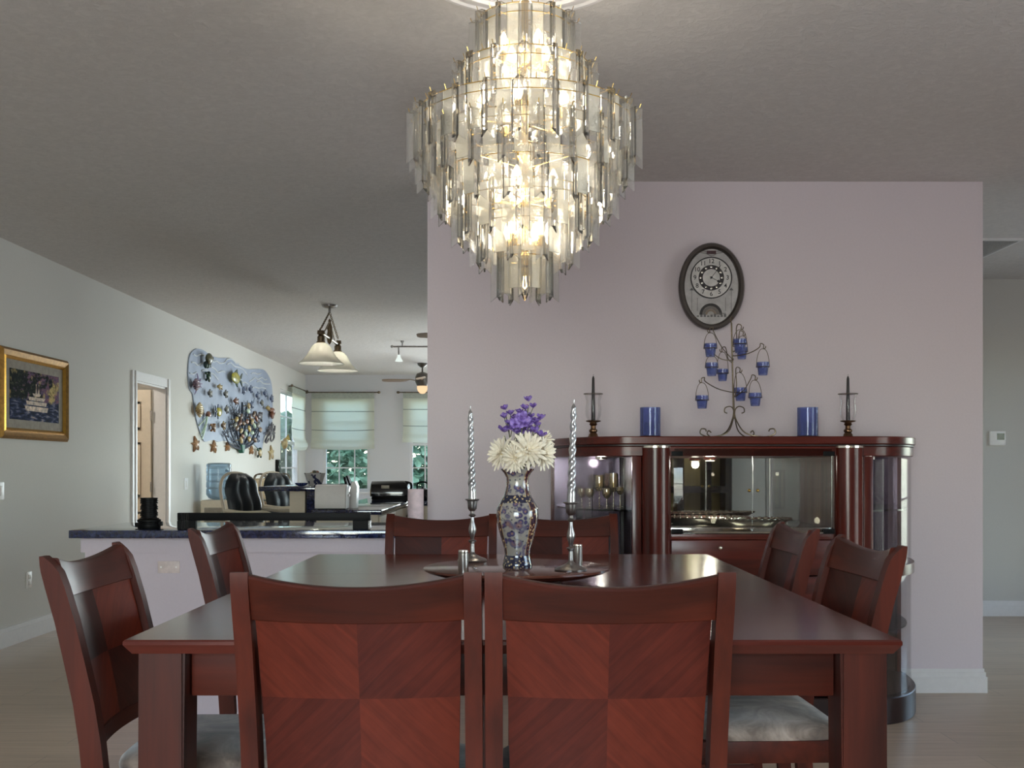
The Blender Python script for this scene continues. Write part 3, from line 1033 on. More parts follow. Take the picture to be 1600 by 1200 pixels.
def prism_mesh():
    b = B()
    rr, th = .0225, .0042
    poly = []
    for k in range(3):
        a = PI / 2 + k * 2 * PI / 3
        u, v = Vector((math.cos(a), math.sin(a))), Vector((-math.sin(a), math.cos(a)))
        poly += [u * rr - v * th * .55, u * rr + v * th * .55]
        m = a + PI / 3
        poly.append(Vector((math.cos(m), math.sin(m))) * th * 1.15)
    top = [Vector((p.x, p.y, -.008 + .010 * (p.length < .01))) for p in poly]
    bot = [Vector((p.x, p.y, -PL + (.016 if p.length < .01 else 0))) for p in poly]
    b.loft([top, bot])
    return b
def panel_mesh():
    b = B().box(-.0205, .0205, -.0025, .0025, -.125, 0, .001, 1)
    return b
pm, gm = None, None
far_b = B()
allp = []
for ti, (rad, zt, n, off) in enumerate(TIERS):
    ring = B()
    for zz in (zt - .004, zt - .03):
        ring.tube([(math.cos(2 * PI * i / 48) * (rad - .022), math.sin(2 * PI * i / 48) * (rad - .022), zz) for i in range(48)], .0013, 6, closed=True)
    for i in range(4):
        a = PI / 4 + i * PI / 2
        ring.tube([(.012 * math.cos(a), .012 * math.sin(a), zt - .004), ((rad - .022) * math.cos(a), (rad - .022) * math.sin(a), zt - .004)], .0014, 6)
    for i in range(n):
        a = 2 * PI * (i + off) / n
        for (aa, r1) in ((a, rad - .002), (a + PI / n, rad - .017)):
            c, s = math.cos(aa), math.sin(aa)
            ring.tube([((rad - .022) * c, (rad - .022) * s, zt - .004), (r1 * c, r1 * s, zt - .006), ((r1 + .006) * c, (r1 + .006) * s, zt + .008)], .0012, 4)
    ring.build('wire_ring', M['brass'], ch)
    for i in range(n):
        allp.append((ti, 2 * PI * (i + off) / n, rad, zt, n))
# the hundred prisms and panels that face the front are parts; the rest, hidden behind, are one part each
allp.sort(key=lambda q: math.sin(q[1]))
pr_mesh = gl_mesh = None
rp, rg = B(), B()
for k, (ti, a, rad, zt, n) in enumerate(allp):
    P = ((rad - .014) * math.cos(a), (rad - .014) * math.sin(a), zt)
    a2 = a + PI / n
    G = ((rad - .026) * math.cos(a2) * math.cos(PI / n) ** .3, (rad - .026) * math.sin(a2) * math.cos(PI / n) ** .3, zt - .004)
    if k < 100:
        if pr_mesh is None:
            po = prism_mesh().build('crystal_prism', M['crystal'], ch)
            go = panel_mesh().build('glass_panel', M['ice'], ch)
            pr_mesh, gl_mesh = po.data, go.data
        else:
            po = bpy.data.objects.new('crystal_prism', pr_mesh)
            go = bpy.data.objects.new('glass_panel', gl_mesh)
            for o in (po, go):
                COL.objects.link(o)
                o.parent = ch
        po.location, po.rotation_euler = P, (0, 0, a - PI / 2)
        go.location, go.rotation_euler = G, (0, 0, a2 - PI / 2)
    else:
        t_ = prism_mesh().b
        rp.add(t_, Matrix.Translation(P) @ Matrix.Rotation(a - PI / 2, 4, 'Z'))
        t_ = panel_mesh().b
        rg.add(t_, Matrix.Translation(G) @ Matrix.Rotation(a2 - PI / 2, 4, 'Z'))
rp.build('crystal_prisms_behind', M['crystal'], ch)['kind'] = 'stuff'
rg.build('glass_panels_behind', M['ice'], ch)['kind'] = 'stuff'
M['bulb'] = emit('lit_bulb', (255, 232, 190), 9)
M['bulb_dim'] = thin_glass('clear_bulb_glass', (255, 250, 240), 1, .02, 1.5)
def bulb(x, y, z, r=.016, pw=1.3, up=True):
    s = 1 if up else -1
    B().lathe([(0, -.05 * s), (.011, -.05 * s), (.012, -.022 * s), (.009, -.018 * s), (0, -.018 * s)], 14, (x, y, z)).tube([(0 + x * .1, y * .1, z - .05 * s), (x, y, z - .048 * s)], .004, 6).build('lamp_holder', M['brass'], ch)
    B().lathe([(0, -.0175 * s), (.008, -.017 * s), (r, .004 * s), (r * .85, .018 * s), (r * .3, .036 * s), (0, .042 * s)], 16, (x, y, z)).build('bulb', M['bulb'], ch)
    l = bpy.data.lights.new('chandelier_bulb_light', 'POINT')
    l.energy, l.color, l.shadow_soft_size = pw, (1, .92, .78), .03
    o = bpy.data.objects.new('chandelier_bulb_light', l)
    o.location = (x, y, z + .004 * s)
    COL.objects.link(o)
    o.parent = ch
for (z, rr, n, off, pw_) in ((2.475, .075, 4, .35, .9), (2.30, .13, 5, .62, 2.2), (2.06, .10, 5, .55, 2.0), (1.925, .06, 4, .62, .7)):
    for i in range(n):
        a = 2 * PI * (i + off) / n
        bulb(rr * math.cos(a), rr * math.sin(a), z, pw=pw_)
# clear drop-shaped bulb at the bottom
B().lathe([(0, 1.815), (.012, 1.815), (.012, 1.788), (0, 1.788)], 14).build('lamp_holder', M['brass'], ch)
cbulb = B().lathe([(0, 1.7878), (.009, 1.787), (.0165, 1.765), (.0165, 1.75), (.006, 1.722), (0, 1.714)], 18).build('clear_bulb', M['bulb_dim'], ch)
B().tube([(-.003, 0, 1.787), (-.005, 0, 1.757), (0, 0, 1.751), (.005, 0, 1.757), (.003, 0, 1.787)], .0016, 6).build('filament', emit('filament', (255, 226, 170), 40), cbulb)

# ------------------------------------------------------------------ display cabinet
KX, KF, KW = 1.13, 4.90, .93           # centre, front plane, half width
KB = YW - .02
M['pol'] = plain('mirrored_shelf', (176, 170, 166), .08, 1, .02)
M['tower_mirror'] = plain('smoked_mirror', (120, 112, 130), .12, 1, .02)
M['glass_soft'] = thin_glass('curved_cabinet_glass', (254, 254, 254), .2)
cab = thing('display_cabinet', 'long mahogany display cabinet with curved glass ends under the wall clock', 'display cabinet', (KX, KB, 0))
DEP = KB - KF
def plan(w, front, back=0.0, n=14, ext=.57):
    """outline of the cabinet in its local plane: straight front, quarter-ellipse ends (local y: 0 at the wall, -front at the front)"""
    pts = [(-w, back)]
    for i in range(n + 1):
        a = PI / 2 * i / n
        pts.append((-ext - (w - ext) * math.cos(a), -front * math.sin(a) + back * (1 - math.sin(a))))
    pts += [(-x, y) for x, y in reversed(pts)]
    return pts
for s in (-1, 1):
    tl_ = bpy.data.lights.new('added_tower_fill', 'POINT')  # added lamp, so the glasses in the towers show
    tl_.energy, tl_.color, tl_.shadow_soft_size = .4, (1, .93, .82), .02
    tlo = bpy.data.objects.new('added_tower_fill', tl_)
    tlo.location = (s * .68, -.28, 1.235)
    tlo.parent = cab
    COL.objects.link(tlo)
    B().lathe([(0, 1.2615), (.03, 1.2615), (.03, 1.25), (0, 1.25)], 20, (s * .68, -.28, 0)).build('puck_light', M['silver'], cab)  # puck housing made up for the added tower light
def board(w, front, z0, z1, name, m, bev=.004):
    P = plan(w, front)
    r = []
    for z, k in ((z0, bev), (z0 + bev, 0), (z1 - bev, 0), (z1, bev)):
        Q = plan(w - k, front - k)
        r.append([(x, y, z) for x, y in Q])
    return B().loft(r).build(name, m, cab, smooth=30)
ZT = 1.355
board(KW + .012, DEP + .012, 1.318, ZT, 'top_board', M['cab_x'])
board(KW + .004, DEP + .004, 1.308, 1.3178, 'top_moulding', M['cab_dark'], .002)
board(KW, DEP, 1.262, 1.3078, 'frieze', M['cab_x'], .003)
board(KW + .012, DEP + .02, 0, .125, 'plinth', M['cab_dark'])
# body between the towers
XI = .555           # inner edge of the tower
bx(-XI, XI, -.028, -.001, .126, 1.2615).build('back_board', M['cab_dark'], cab)
for s in (-1, 1):
    x0, x1 = sorted((s * .385, s * .405))
    bx(x0, x1, -DEP + .005, -.029, .126, 1.2615).build('side_panel', M['cab_in'], cab)
    # half-round column with a silver cap line
    c = s * .455
    col = B()
    pts = [(c - .048, -DEP + .06)] + [(c - .066 * math.cos(PI * i / 18), -DEP + .005 - .052 * math.sin(PI * i / 18)) for i in range(19)] + [(c + .048, -DEP + .06)]
    col.prism(pts, .126, 1.30)
    co = col.build('column', M['cab_z'], cab)
    pts2 = [(c - .05, -DEP + .05)] + [(c - .069 * math.cos(PI * i / 18), -DEP + .005 - .055 * math.sin(PI * i / 18)) for i in range(19)] + [(c + .05, -DEP + .05)]
    B().prism(pts2, 1.3005, 1.310).build('silver_cap', M['silver'], co)
    # tower: stile, mid rail, curved glass, shelves, back
    x0, x1 = sorted((s * .524, s * .567))
    bx(x0, x1, -DEP + .002, -DEP + .05, .126, 1.2615, .003).build('stile', M['cab_z'], cab)
    x0, x1 = sorted((s * .56, s * (KW - .012)))
    bx(x0, x1, -.028, -.001, .7205, 1.2615).build('tower_back', M['tower_mirror'], cab)
    bx(x0, x1, -.028, -.001, .126, .7).build('tower_back', M['cab_dark'], cab)
    x0, x1 = sorted((s * (KW - .022), s * (KW - .002)))
    bx(x0, x1, -.06, -.029, .126, 1.2615).build('back_stile', M['cab_z'], cab)
    x0, x1 = sorted((s * .525, s * .537))
    bx(x0, x1, -DEP + .06, -.03, .126, 1.2615).build('tower_side', M['cab_dark'], cab)
    def arc(w, fr, a0=.0, a1=1.0, n=18):
        return [(s * (.57 + (w - .57) * math.cos(PI / 2 * (a0 + (a1 - a0) * i / n))), -fr * math.sin(PI / 2 * (a0 + (a1 - a0) * i / n))) for i in range(n + 1)]
    o_, i_ = arc(KW - .008, DEP - .008, .07), arc(KW - .013, DEP - .013, .07)
    for (z0, z1) in ((.127, .69), (.744, 1.2612)):
        B().prism(o_ + list(reversed(i_)), z0, z1).build('curved_glass', M['glass_soft'], cab, smooth=60)
    o_, i_ = arc(KW + .006, DEP + .006, .03), arc(KW - .05, DEP - .05, .03)
    B().prism(o_ + list(reversed(i_)), .692, .742).build('mid_rail', M['cab_x'], cab, smooth=50)
    sh = arc(KW - .03, DEP - .03)
    for z in (.43, 1.0):
        B().prism([(s * .545, -.03)] + [(x, min(y, -.03)) for x, y in sh] + [(s * .545, -DEP + .06)], z, z + .008).build('glass_shelf', thin_glass('shelf_glass', (225, 240, 232), 1), cab)
    B().prism([(s * .545, -.03)] + [(x, min(y, -.03)) for x, y in sh] + [(s * .545, -DEP + .06)], .70, .72).build('shelf_board', M['cab_dark'], cab)
# middle hutch
HZ0 = .925
bx(-.384, .384, -DEP + .02, -.09, HZ0 - .03, HZ0, .002).build('hutch_floor', M['pol'], cab)
bx(-.384, .384, -.086, -.08, HZ0, 1.2610).build('mirror', M['mirror'], cab)
bx(-.384, .384, -DEP + .006, -DEP + .022, .868, .8945, .002).build('hutch_rail', M['cab_x'], cab)
for s in (-1, 1):
    x0, x1 = sorted((s * .0015, s * .372))
    g = bx(x0, x1, -DEP + .0, -DEP + .005, .896, 1.2985, .001).build('glass_door', M['glass'], cab)
    B().ell((s * .020, -DEP - .012, 1.10), (.008, .011, .008), u=12, v=8).tube([(s * .02, -DEP + .0, 1.10), (s * .02, -DEP - .01, 1.10)], .003, 6).build('knob', M['brass'], g)
    for z in (.898, 1.262):
        xs = sorted((s * .33, s * .384))
        bx(xs[0], xs[1], -DEP - .006, -DEP - .0005, z, z + .022, .001).build('hinge', M['black'], g)
lf = B().lathe([(0, 1.2608), (.032, 1.2608), (.034, 1.250), (.028, 1.244), (0, 1.243)], 24, (-.13, -.30, 0)).build('puck_light', M['silver'], cab)
pk = bpy.data.lights.new('puck_lamp', 'POINT')
pk.energy, pk.color, pk.shadow_soft_size = 2.0, (1, .92, .78), .02
pko = bpy.data.objects.new('puck_lamp', pk)
pko.location = (-.13, -.30, 1.225)
pko.parent = cab
COL.objects.link(pko)
B().lathe([(0, 1.2428), (.024, 1.2428), (.02, 1.2405), (0, 1.240)], 20, (-.13, -.30, 0)).build('puck_lens', emit('puck_glow', (255, 236, 200), 5), lf)
for k, (z0, z1) in enumerate(((.70, .866), (.42, .695), (.13, .415))):
    d_ = bx(-.383, .383, -DEP + .004, -DEP + .03, z0, z1, .004).build('drawer', M['cab_x'], cab)
    for s in ((-1, 1) if k else (-1, 1)):
        B().ell((s * .155, -DEP - .012, z1 - .035), (.011, .011, .011), u=12, v=8).tube([(s * .155, -DEP + .004, z1 - .035), (s * .155, -DEP - .01, z1 - .035)], .004, 6).build('knob', M['silver'], d_)

# silver serving trays in the hutch
def tray(x, y, z, rx, ry, lab):
    t = thing('serving_tray', lab, 'tray', (x, y, z), 0, 'silver trays in the cabinet')
    Mx = Matrix.Diagonal((rx, ry, 1, 1))
    B().lathe([(0, .0005), (.72, .0005), (.78, .006), (.9, .020), (.98, .030), (1, .034), (.97, .035), (.89, .024), (.77, .010), (.7, .004), (0, .004)], 48, M=Mx).build('dish', M['silver'], t)
    b = B()
    for i in range(36):
        a = 2 * PI * i / 36
        b.ell((rx * .95 * math.cos(a), ry * .95 * math.sin(a), .033), (.011, .011, .006), u=8, v=5)
    b.build('embossed_rim', M['silver'], t)
tray(.97, 5.27, HZ0 + .001, .23, .13, 'oval silver serving tray at the back left inside the cabinet hutch')
tray(1.16, 5.10, HZ0 + .001, .21, .10, 'oval silver serving tray at the front inside the cabinet hutch')

# glasses on the left tower shelf
M['amber'] = thin_glass('amber_glass', (255, 247, 224), 1.3, .05, 1.5, diff=.14, diffc=(255, 240, 205), gloss_add=.06)
def glass(x, y, rad, hb, hs, lab, base=1.009):
    t = thing('wine_glass', lab, 'glass', (x, y, base), 0, 'gold-tinted glasses in the left end of the cabinet')
    B().lathe([(0, 0), (rad * .9, 0), (rad * .9, .002), (.004, .006), (.003, hs), (0, hs)], 18).build('stem', M['amber'], t)
    B().lathe([(0, hs + .0005), (rad * .5, hs + .006), (rad * .95, hs + .022), (rad, hs + hb * .55), (rad * .88, hs + hb), (rad * .84, hs + hb), (rad * .95, hs + hb * .55), (rad * .88, hs + .024), (0, hs + .004)], 20).build('bowl', M['amber'], t)
gp = [(909, 5.19, .021, .05, .045, 'gold-tinted goblet at the left of the cabinet shelf'), (921.5, 5.16, .023, .052, .045, 'gold-tinted goblet second from the left on the cabinet shelf'), (936.5, 5.34, .030, .085, .075, 'tall gold-tinted glass at the back of the cabinet shelf'),
      (948, 5.12, .024, .052, .045, 'gold-tinted goblet at the front middle of the cabinet shelf'), (958.5, 5.38, .027, .1, .07, 'tall slim glass at the back right of the cabinet shelf'), (969, 5.22, .021, .042, .06, 'shallow gold-tinted glass at the right of the cabinet shelf')]
for x, y, r_, hb, hs, lab in gp:
    glass(px(x, 700, y).x, y, r_, hb, hs, lab)

# ------------------------------------------------------------------ on top of the cabinet
ZC = ZT + .0005
M['blue_glass'] = thin_glass('cobalt_glass', (206, 214, 246), .7, .03, 1.45, diff=.30, diffc=(150, 162, 218))
M['blue_frost'] = thin_glass('pale_blue_glass', (150, 164, 224), .9, .1, 1.5, diff=.35, diffc=(120, 136, 200))
for (x, lab) in ((1016, 'blue glass cylinder candle holder on the left of the cabinet top'), (1262, 'blue glass cylinder candle holder on the right of the cabinet top')):
    X = px(x, 600, 5.2).x
    t = thing('hurricane_candle_holder', lab, 'candle holder', (X, 5.2, ZC), 0, 'blue cylinder candle holders on the cabinet')
    B().lathe([(0, 0), (.058, 0), (.060, .003), (.058, .009), (.05, .0105), (0, .0105)], 36).build('base', M['cab_dark'], t)
    B().lathe([(.050, .011), (.051, .011), (.051, .152), (.0485, .152), (.0485, .011), (.05, .011)], 40).build('glass_cylinder', M['blue_glass'], t)
    B().lathe([(0, .011), (.024, .011), (.026, .075), (.024, .077), (.02, .07), (0, .068)], 24).build('votive_cup', M['blue_glass'], t)
for (x, lab) in ((927, 'bronze candlestick with black taper at the left end of the cabinet top'), (1325, 'bronze candlestick with black taper at the right end of the cabinet top')):
    X = px(x, 600, 5.25).x
    t = thing('hurricane_candlestick', lab, 'candlestick', (X, 5.25, ZC), 0, 'bronze hurricane candlesticks on the cabinet')
    B().lathe([(0, 0), (.029, 0), (.030, .004), (.024, .012), (.021, .022), (.016, .028), (.021, .034), (.021, .042), (.014, .048), (.013, .062), (.02, .07), (.018, .074), (.0165, .079), (.036, .084), (.038, .088), (.034, .090), (0, .089)], 28).build('stand', M['bronze'], t)
    B().lathe([(.029, .0905), (.039, .115), (.0415, .145), (.036, .185), (.045, .2215), (.0437, .2215), (.0347, .185), (.0402, .145), (.0377, .115), (.0277, .0905)], 32).build('glass_chimney', M['glass_soft'], t)
    B().tube([(.0475 * math.cos(2 * PI * i / 32), .0475 * math.sin(2 * PI * i / 32), .2235) for i in range(32)], .002, 6, closed=True).build('rim_ring', M['iron'], t)
    c = thing('taper_candle', 'black taper candle in the bronze candlestick at the ' + ('left' if x < 1000 else 'right') + ' end of the cabinet', 'candle', (X, 5.25, ZC + .0905), 0, 'black taper candles on the cabinet')
    B().lathe([(0, 0), (.0105, 0), (.0085, .12), (.0065, .21), (.003, .222), (0, .222)], 16).build('wax', M['black_wax'], c)
    B().tube([(0, 0, .2225), (.0006, 0, .232)], .001, 5).build('wick', M['black_wax'], c)

# wire candle tree with hanging votive cups
TD = 5.22
tp = px(1147, 681, TD)
tree = thing('candle_tree', 'bronze wire candle tree with scrolled arms on the cabinet top', 'candle tree', (tp.x, TD, ZC))
def tl(x, y, dd=0.0):
    """photograph point -> tree-local, standing dd metres nearer than the trunk"""
    p = px(x, y, TD - dd)
    return Vector((p.x - tp.x, -dd, p.z - ZC))
def smooth(pts, k=6):
    pts = [Vector(p) for p in pts]
    out = []
    for i in range(len(pts) - 1):
        p0, p1, p2, p3 = pts[max(i - 1, 0)], pts[i], pts[i + 1], pts[min(i + 2, len(pts) - 1)]
        for j in range(k):
            t_ = j / k
            out.append(.5 * ((2 * p1) + (p2 - p0) * t_ + (2 * p0 - 5 * p1 + 4 * p2 - p3) * t_ * t_ + (3 * p1 - p0 - 3 * p2 + p3) * t_ ** 3))
    out.append(pts[-1])
    return out
tr = B()
tr.tube([tl(1143, 505), tl(1146, 640)], .0042, 8).tube([tl(1143, 505), tl(1141, 499), tl(1143, 493.5), tl(1146, 497), tl(1143.5, 500)], .003, 6)
tr.tube([tl(1145.5, 600, .003), tl(1148, 655, .003)], .003, 6)
tr.build('trunk', M['iron'], tree)
for s in (-1, 1):
    for dep in (-1, 1):
        foot = (.052 * s, 0, 0)
        P = [Vector((0, -.004 * dep, tl(1147, 636).z)), Vector((.006 * s, -.006 * dep, .10)), Vector((.03 * s, -.035 * dep, .035)), Vector((.085 * s, -.07 * dep, .004)), Vector((.118 * s, -.085 * dep, .022)), Vector((.112 * s, -.082 * dep, .040)), Vector((.100 * s, -.077 * dep, .030))]
        if dep == 1:
            P = [Vector((0, -.004, .14)), Vector((.008 * s, -.012, .09)), Vector((.045 * s, -.05, .025)), Vector((.13 * s, -.075, .004)), Vector((.182 * s, -.085, .018)), Vector((.180 * s, -.085, .042)), Vector((.160 * s, -.082, .042)), Vector((.154 * s, -.081, .03))]
        tr = B().tube(smooth(P), .0034, 6)
        tr.build('foot', M['iron'], tree)
    B().tube(smooth([Vector((.003 * s, 0, .10)), Vector((.004 * s, -.005, .14)), Vector((.02 * s, -.008, .158)), Vector((.045 * s, -.008, .152)), Vector((.05 * s, -.008, .132)), Vector((.036 * s, -.008, .124))]), .003, 6).build('scroll', M['iron'], tree)
cups = [   # hook pixel, cup-top pixel, cup radius px, nearness, arm root y, label
    ((1110, 520), (1110, 537), 10, .07, 560, 'blue votive cup hanging top left on the candle tree, under the clock'),
    ((1157, 515), (1156, 530), 10.5, .09, 540, 'larger blue votive cup hanging top right of the candle tree trunk'),
    ((1160, 525), (1159, 543), 9, -.05, 548, 'blue votive cup hanging behind the top right one on the candle tree'),
    ((1192, 545), (1192, 566), 10, .05, 555, 'blue votive cup hanging furthest right on the candle tree'),
    ((1112, 556), (1112, 567), 10, .05, 562, 'blue votive cup hanging in the middle row, left of the trunk'),
    ((1129, 550), (1129, 577), 9, -.07, 565, 'blue votive cup hanging in the middle row, right beside the trunk'),
    ((1097, 598), (1097, 618), 10, .05, 612, 'blue votive cup hanging lowest and furthest left on the candle tree'),
    ((1155, 582), (1157, 606), 10, -.03, 618, 'blue votive cup hanging in the bottom row just right of the trunk'),
    ((1179, 594), (1180, 614), 10, .06, 618, 'blue votive cup hanging in the bottom row on the right')]
for (hk, ct, cr, dd, ry, lab) in cups:
    a0 = tl(1144.5 + (ry - 505) * .02, ry)
    hp_ = tl(hk[0], hk[1], dd)
    s = 1 if hp_.x > a0.x else -1
    mid = (a0 + hp_) / 2
    arm = smooth([a0, a0 + Vector((s * .006, -dd * .1, -.004)), mid + Vector((0, 0, -.008)), hp_ + Vector((-s * .018, dd * .12, .006)), hp_ + Vector((-s * .012, 0, .026)), hp_ + Vector((s * .004, 0, .020)), hp_ + Vector((s * .003, 0, .002)), hp_ + Vector((s * .012, 0, .004)), hp_ + Vector((s * .014, 0, .014))], 5)
    B().tube(arm, .0026, 6).build('arm', M['iron'], tree)
    top = tl(ct[0], ct[1], dd)
    r_ = cr / F * (TD - dd)
    o = Vector((tp.x, TD, ZC)) + top
    v = thing('votive_cup', lab, 'votive cup', o, 0, 'blue votive cups on the candle tree')
    hh = r_ * 2.05
    B().lathe([(0, -hh), (r_ * .66, -hh), (r_ * .72, -hh * .9), (r_ * .84, -hh * .42), (r_ * .97, -hh * .40), (r_ * 1.0, 0), (r_ * .93, 0), (r_ * .9, -hh * .36), (r_ * .76, -hh * .42), (r_ * .62, -hh * .85), (0, -hh * .86)], 24).build('glass', M['blue_glass'], v)
    w_ = B().tube([(r_ * 1.04 * math.cos(2 * PI * i / 24), r_ * 1.04 * math.sin(2 * PI * i / 24), -hh * .36) for i in range(24)], .0018, 6, closed=True)
    hz = (hp_ - top).z
    hpts = [Vector((r_ * 1.04 * u, 0, -hh * .36 + (hz + hh * .36) * (max(0, 1 - abs(u) ** 2.6)) ** .6)) for u in [-1 + 2 * i / 20 for i in range(21)]]
    hx = (hp_ - top).x
    for q_ in hpts: q_.x += hx * max(0, q_.z / max(hz, .01))
    w_.tube(hpts, .0017, 6)
    w_.build('wire_bail', M['iron'], v)

# ------------------------------------------------------------------ wall clock
KC = px(1112.5, 447, YW - .07)
clk = thing('wall_clock', 'oval dark-framed wall clock with pendulum-style window above the cabinet', 'clock', (KC.x, YW - .001, KC.z))
CW, CHt = .175, .232
def oval(w, h, n=64):
    return [(w * math.cos(2 * PI * i / n), h * math.sin(2 * PI * i / n)) for i in range(n)]
def ovring(specs, name, m, parent):
    """loft of ovals (w, h, y) with y toward the room negative"""
    return B().loft([[(x, y, z) for x, z in oval(w, h)] for w, h, y in specs], closed=True).build(name, m, parent, smooth=30)
M['clock_frame'] = plain('dark_taupe_lacquer', (66, 58, 54), .38, .1)
B().loft([[(x, y, z) for x, z in oval(w, h)] for w, h, y in ((CW * .93, CHt * .93, 0), (CW * .97, CHt * .97, -.01), (CW * .97, CHt * .97, -.05), (CW * .9, CHt * .9, -.052))]).build('case', M['pewter'], clk, smooth=30)
ovring([(CW, CHt, -.052), (CW, CHt, -.060), (CW * .955, CHt * .965, -.074), (CW * .88, CHt * .91, -.074), (CW * .83, CHt * .875, -.064), (CW * .82, CHt * .865, -.0525)], 'frame', M['clock_frame'], clk)
B().loft([[(x, y, z) for x, z in oval(w, h)] for w, h, y in ((CW * .815, CHt * .86, -.0525), (CW * .815, CHt * .86, -.055))]).build('dial_board', plain('grey_dial', (206, 202, 202), .35), clk)
def disc(x, z, r0, r1, y0, y1, name, m, par=clk, a0=0, a1=2 * PI, n=48):
    b = B()
    full = a1 - a0 > 6.2
    k = n if full else n + 1
    A = [a0 + (a1 - a0) * i / n for i in range(k)]
    if r0 <= 0:
        b.loft([[(x + r1 * math.cos(a), y, z + r1 * math.sin(a)) for a in A] for y in (y0, y1)])
    else:
        b.loft([[(x + r * math.cos(a), y, z + r * math.sin(a)) for r, y in ((r0, y0), (r1, y0), (r1, y1), (r0, y1))] for a in A], closed=full)
    return b.build(name, m, par, smooth=30)
DZc = .046
face = disc(-.002, DZc, 0, .107, -.0552, -.060, 'face', plain('face_white', (240, 236, 233), .4))
M['ink'] = plain('clock_ink', (38, 34, 36), .4)
disc(-.002, DZc, .105, .111, -.0552, -.0625, 'face_rim', M['ink'])
disc(-.002, DZc, .046, .068, -.0602, -.0612, 'chapter_ring', plain('rotating_ring', (58, 54, 56), .3, .3, .5, 90), face)
b = B()
for i in range(12):
    a = 2 * PI * i / 12
    b.ell((-.002 + .057 * math.cos(a), -.0616, DZc + .057 * math.sin(a)), (.006, .0012, .006), u=8, v=6)
b.build('ring_jewel', M['silver'], face)
for i in range(1, 13):
    a = PI / 2 - 2 * PI * i / 12
    cu = bpy.data.curves.new('numeral', 'FONT')
    cu.body = str(i)
    cu.size = .033
    cu.align_x, cu.align_y = 'CENTER', 'CENTER'
    cu.extrude = .0005
    cu.offset = .0004
    o = bpy.data.objects.new('numeral', cu)
    o.data.materials.append(M['ink'])
    me = bpy.data.meshes.new_from_object(o)
    bpy.data.objects.remove(o)
    o = bpy.data.objects.new('numeral', me)
    if not me.materials: me.materials.append(M['ink'])
    COL.objects.link(o)
    o.parent = face
    o.location = (-.002 + .087 * math.cos(a), -.0608, DZc + .087 * math.sin(a))
    o.rotation_euler = (R(90), 0, 0)
def hand(ang, L, w, name, y):
    u, v = Vector((math.sin(ang), 0, math.cos(ang))), Vector((math.cos(ang), 0, -math.sin(ang)))
    c = Vector((-.002, 0, DZc))
    poly = [c - v * .0015 - u * .01, c - v * .0015, c + u * L * .62 - v * .0012, c + u * L * .7 - v * w, c + u * L, c + u * L * .7 + v * w, c + u * L * .62 + v * .0012, c + v * .0015, c + v * .0015 - u * .01]
    B().loft([[p + Vector((0, yy_, 0)) for p in poly] for yy_ in (y, y - .0012)]).build(name, M['ink'], face)
hand(R(37), .088, .004, 'minute_hand', -.0634)
hand(R(118), .055, .008, 'hour_hand', -.0652)
disc(-.002, DZc, 0, .006, -.0620, -.0672, 'hub', M['ink'], face, n=20)
# maroon badge at the top
bdg = bx(-.026, .024, -.060, -.0552, .172, .190, .001).build('badge', plain('maroon_badge', (78, 40, 48), .4), clk)
b = B()
for s in (-1, 1):
    b.tube(smooth([Vector((s * .027 - .001, -.057, .186)), Vector((s * .045, -.057, .188)), Vector((s * .055, -.057, .18)), Vector((s * .03, -.057, .176)), Vector((s * .012, -.057, .166)), Vector((0, -.057, .162))]), .002, 6)
b.build('scrollwork', M['pewter'], clk)
# rainbow-shaped window under the face
RZ = -.150
disc(-.004, RZ, .046, .060, -.0552, -.0585, 'arch', M['ink'], a0=0, a1=PI)
disc(-.004, RZ, .030, .0455, -.0552, -.0562, 'arch_band', plain('arch_band', (122, 116, 112), .4), a0=0, a1=PI)
disc(-.004, RZ, .018, .0295, -.0552, -.0562, 'arch_band', plain('arch_band_tan', (150, 132, 116), .4), a0=0, a1=PI)
disc(-.004, RZ, 0, .0175, -.0552, -.0562, 'arch_window', plain('arch_window', (186, 182, 178), .3), a0=0, a1=PI)
b = B()
for i in range(9): b.box(-.078 + i * .018, -.066 + i * .018, -.0575, -.0552, RZ - .012, RZ - .004 + .004 * (i % 3))
for i in range(6): b.box(.032 + i * .0075, .036 + i * .0075, -.0595, -.0586, RZ + .002, RZ + .010)
for s in (-1, 1):
    b.box(s * .105 - .001, s * .105 + .001, -.0565, -.0552, -.13, -.02).box(s * .075 - .001, s * .075 + .001, -.0565, -.0552, -.13, -.06)
    b.loft([[(s * .105 - .012, y, -.02), (s * .105 + .012, y, -.02), (s * .105, y, -.006)] for y in (-.0552, -.0565)])
b.build('skyline_relief', plain('skyline_relief', (112, 110, 110), .4), clk)
B().loft([[(x, y, z) for x, z in oval(CW * .81, CHt * .855)] for y in (-.0690, -.0705)]).build('cover_glass', thin_glass('clock_cover', (252, 252, 252), .6), clk)
# ------------------------------------------------------------------ left wall: painting
def lwframe(x, y):
    return lw(x, y)
pa, pb = lw(102, 690.5), lw(102, 564.5)
PY1, PZ0, PZ1 = pa.y, pa.z, pb.z
PY0 = lw(-4, 600).y
pt = thing('framed_painting', 'gilt-framed painting of a riverboat on dark water on the left wall', 'painting', (XL, (PY0 + PY1) / 2, (PZ0 + PZ1) / 2), R(90))
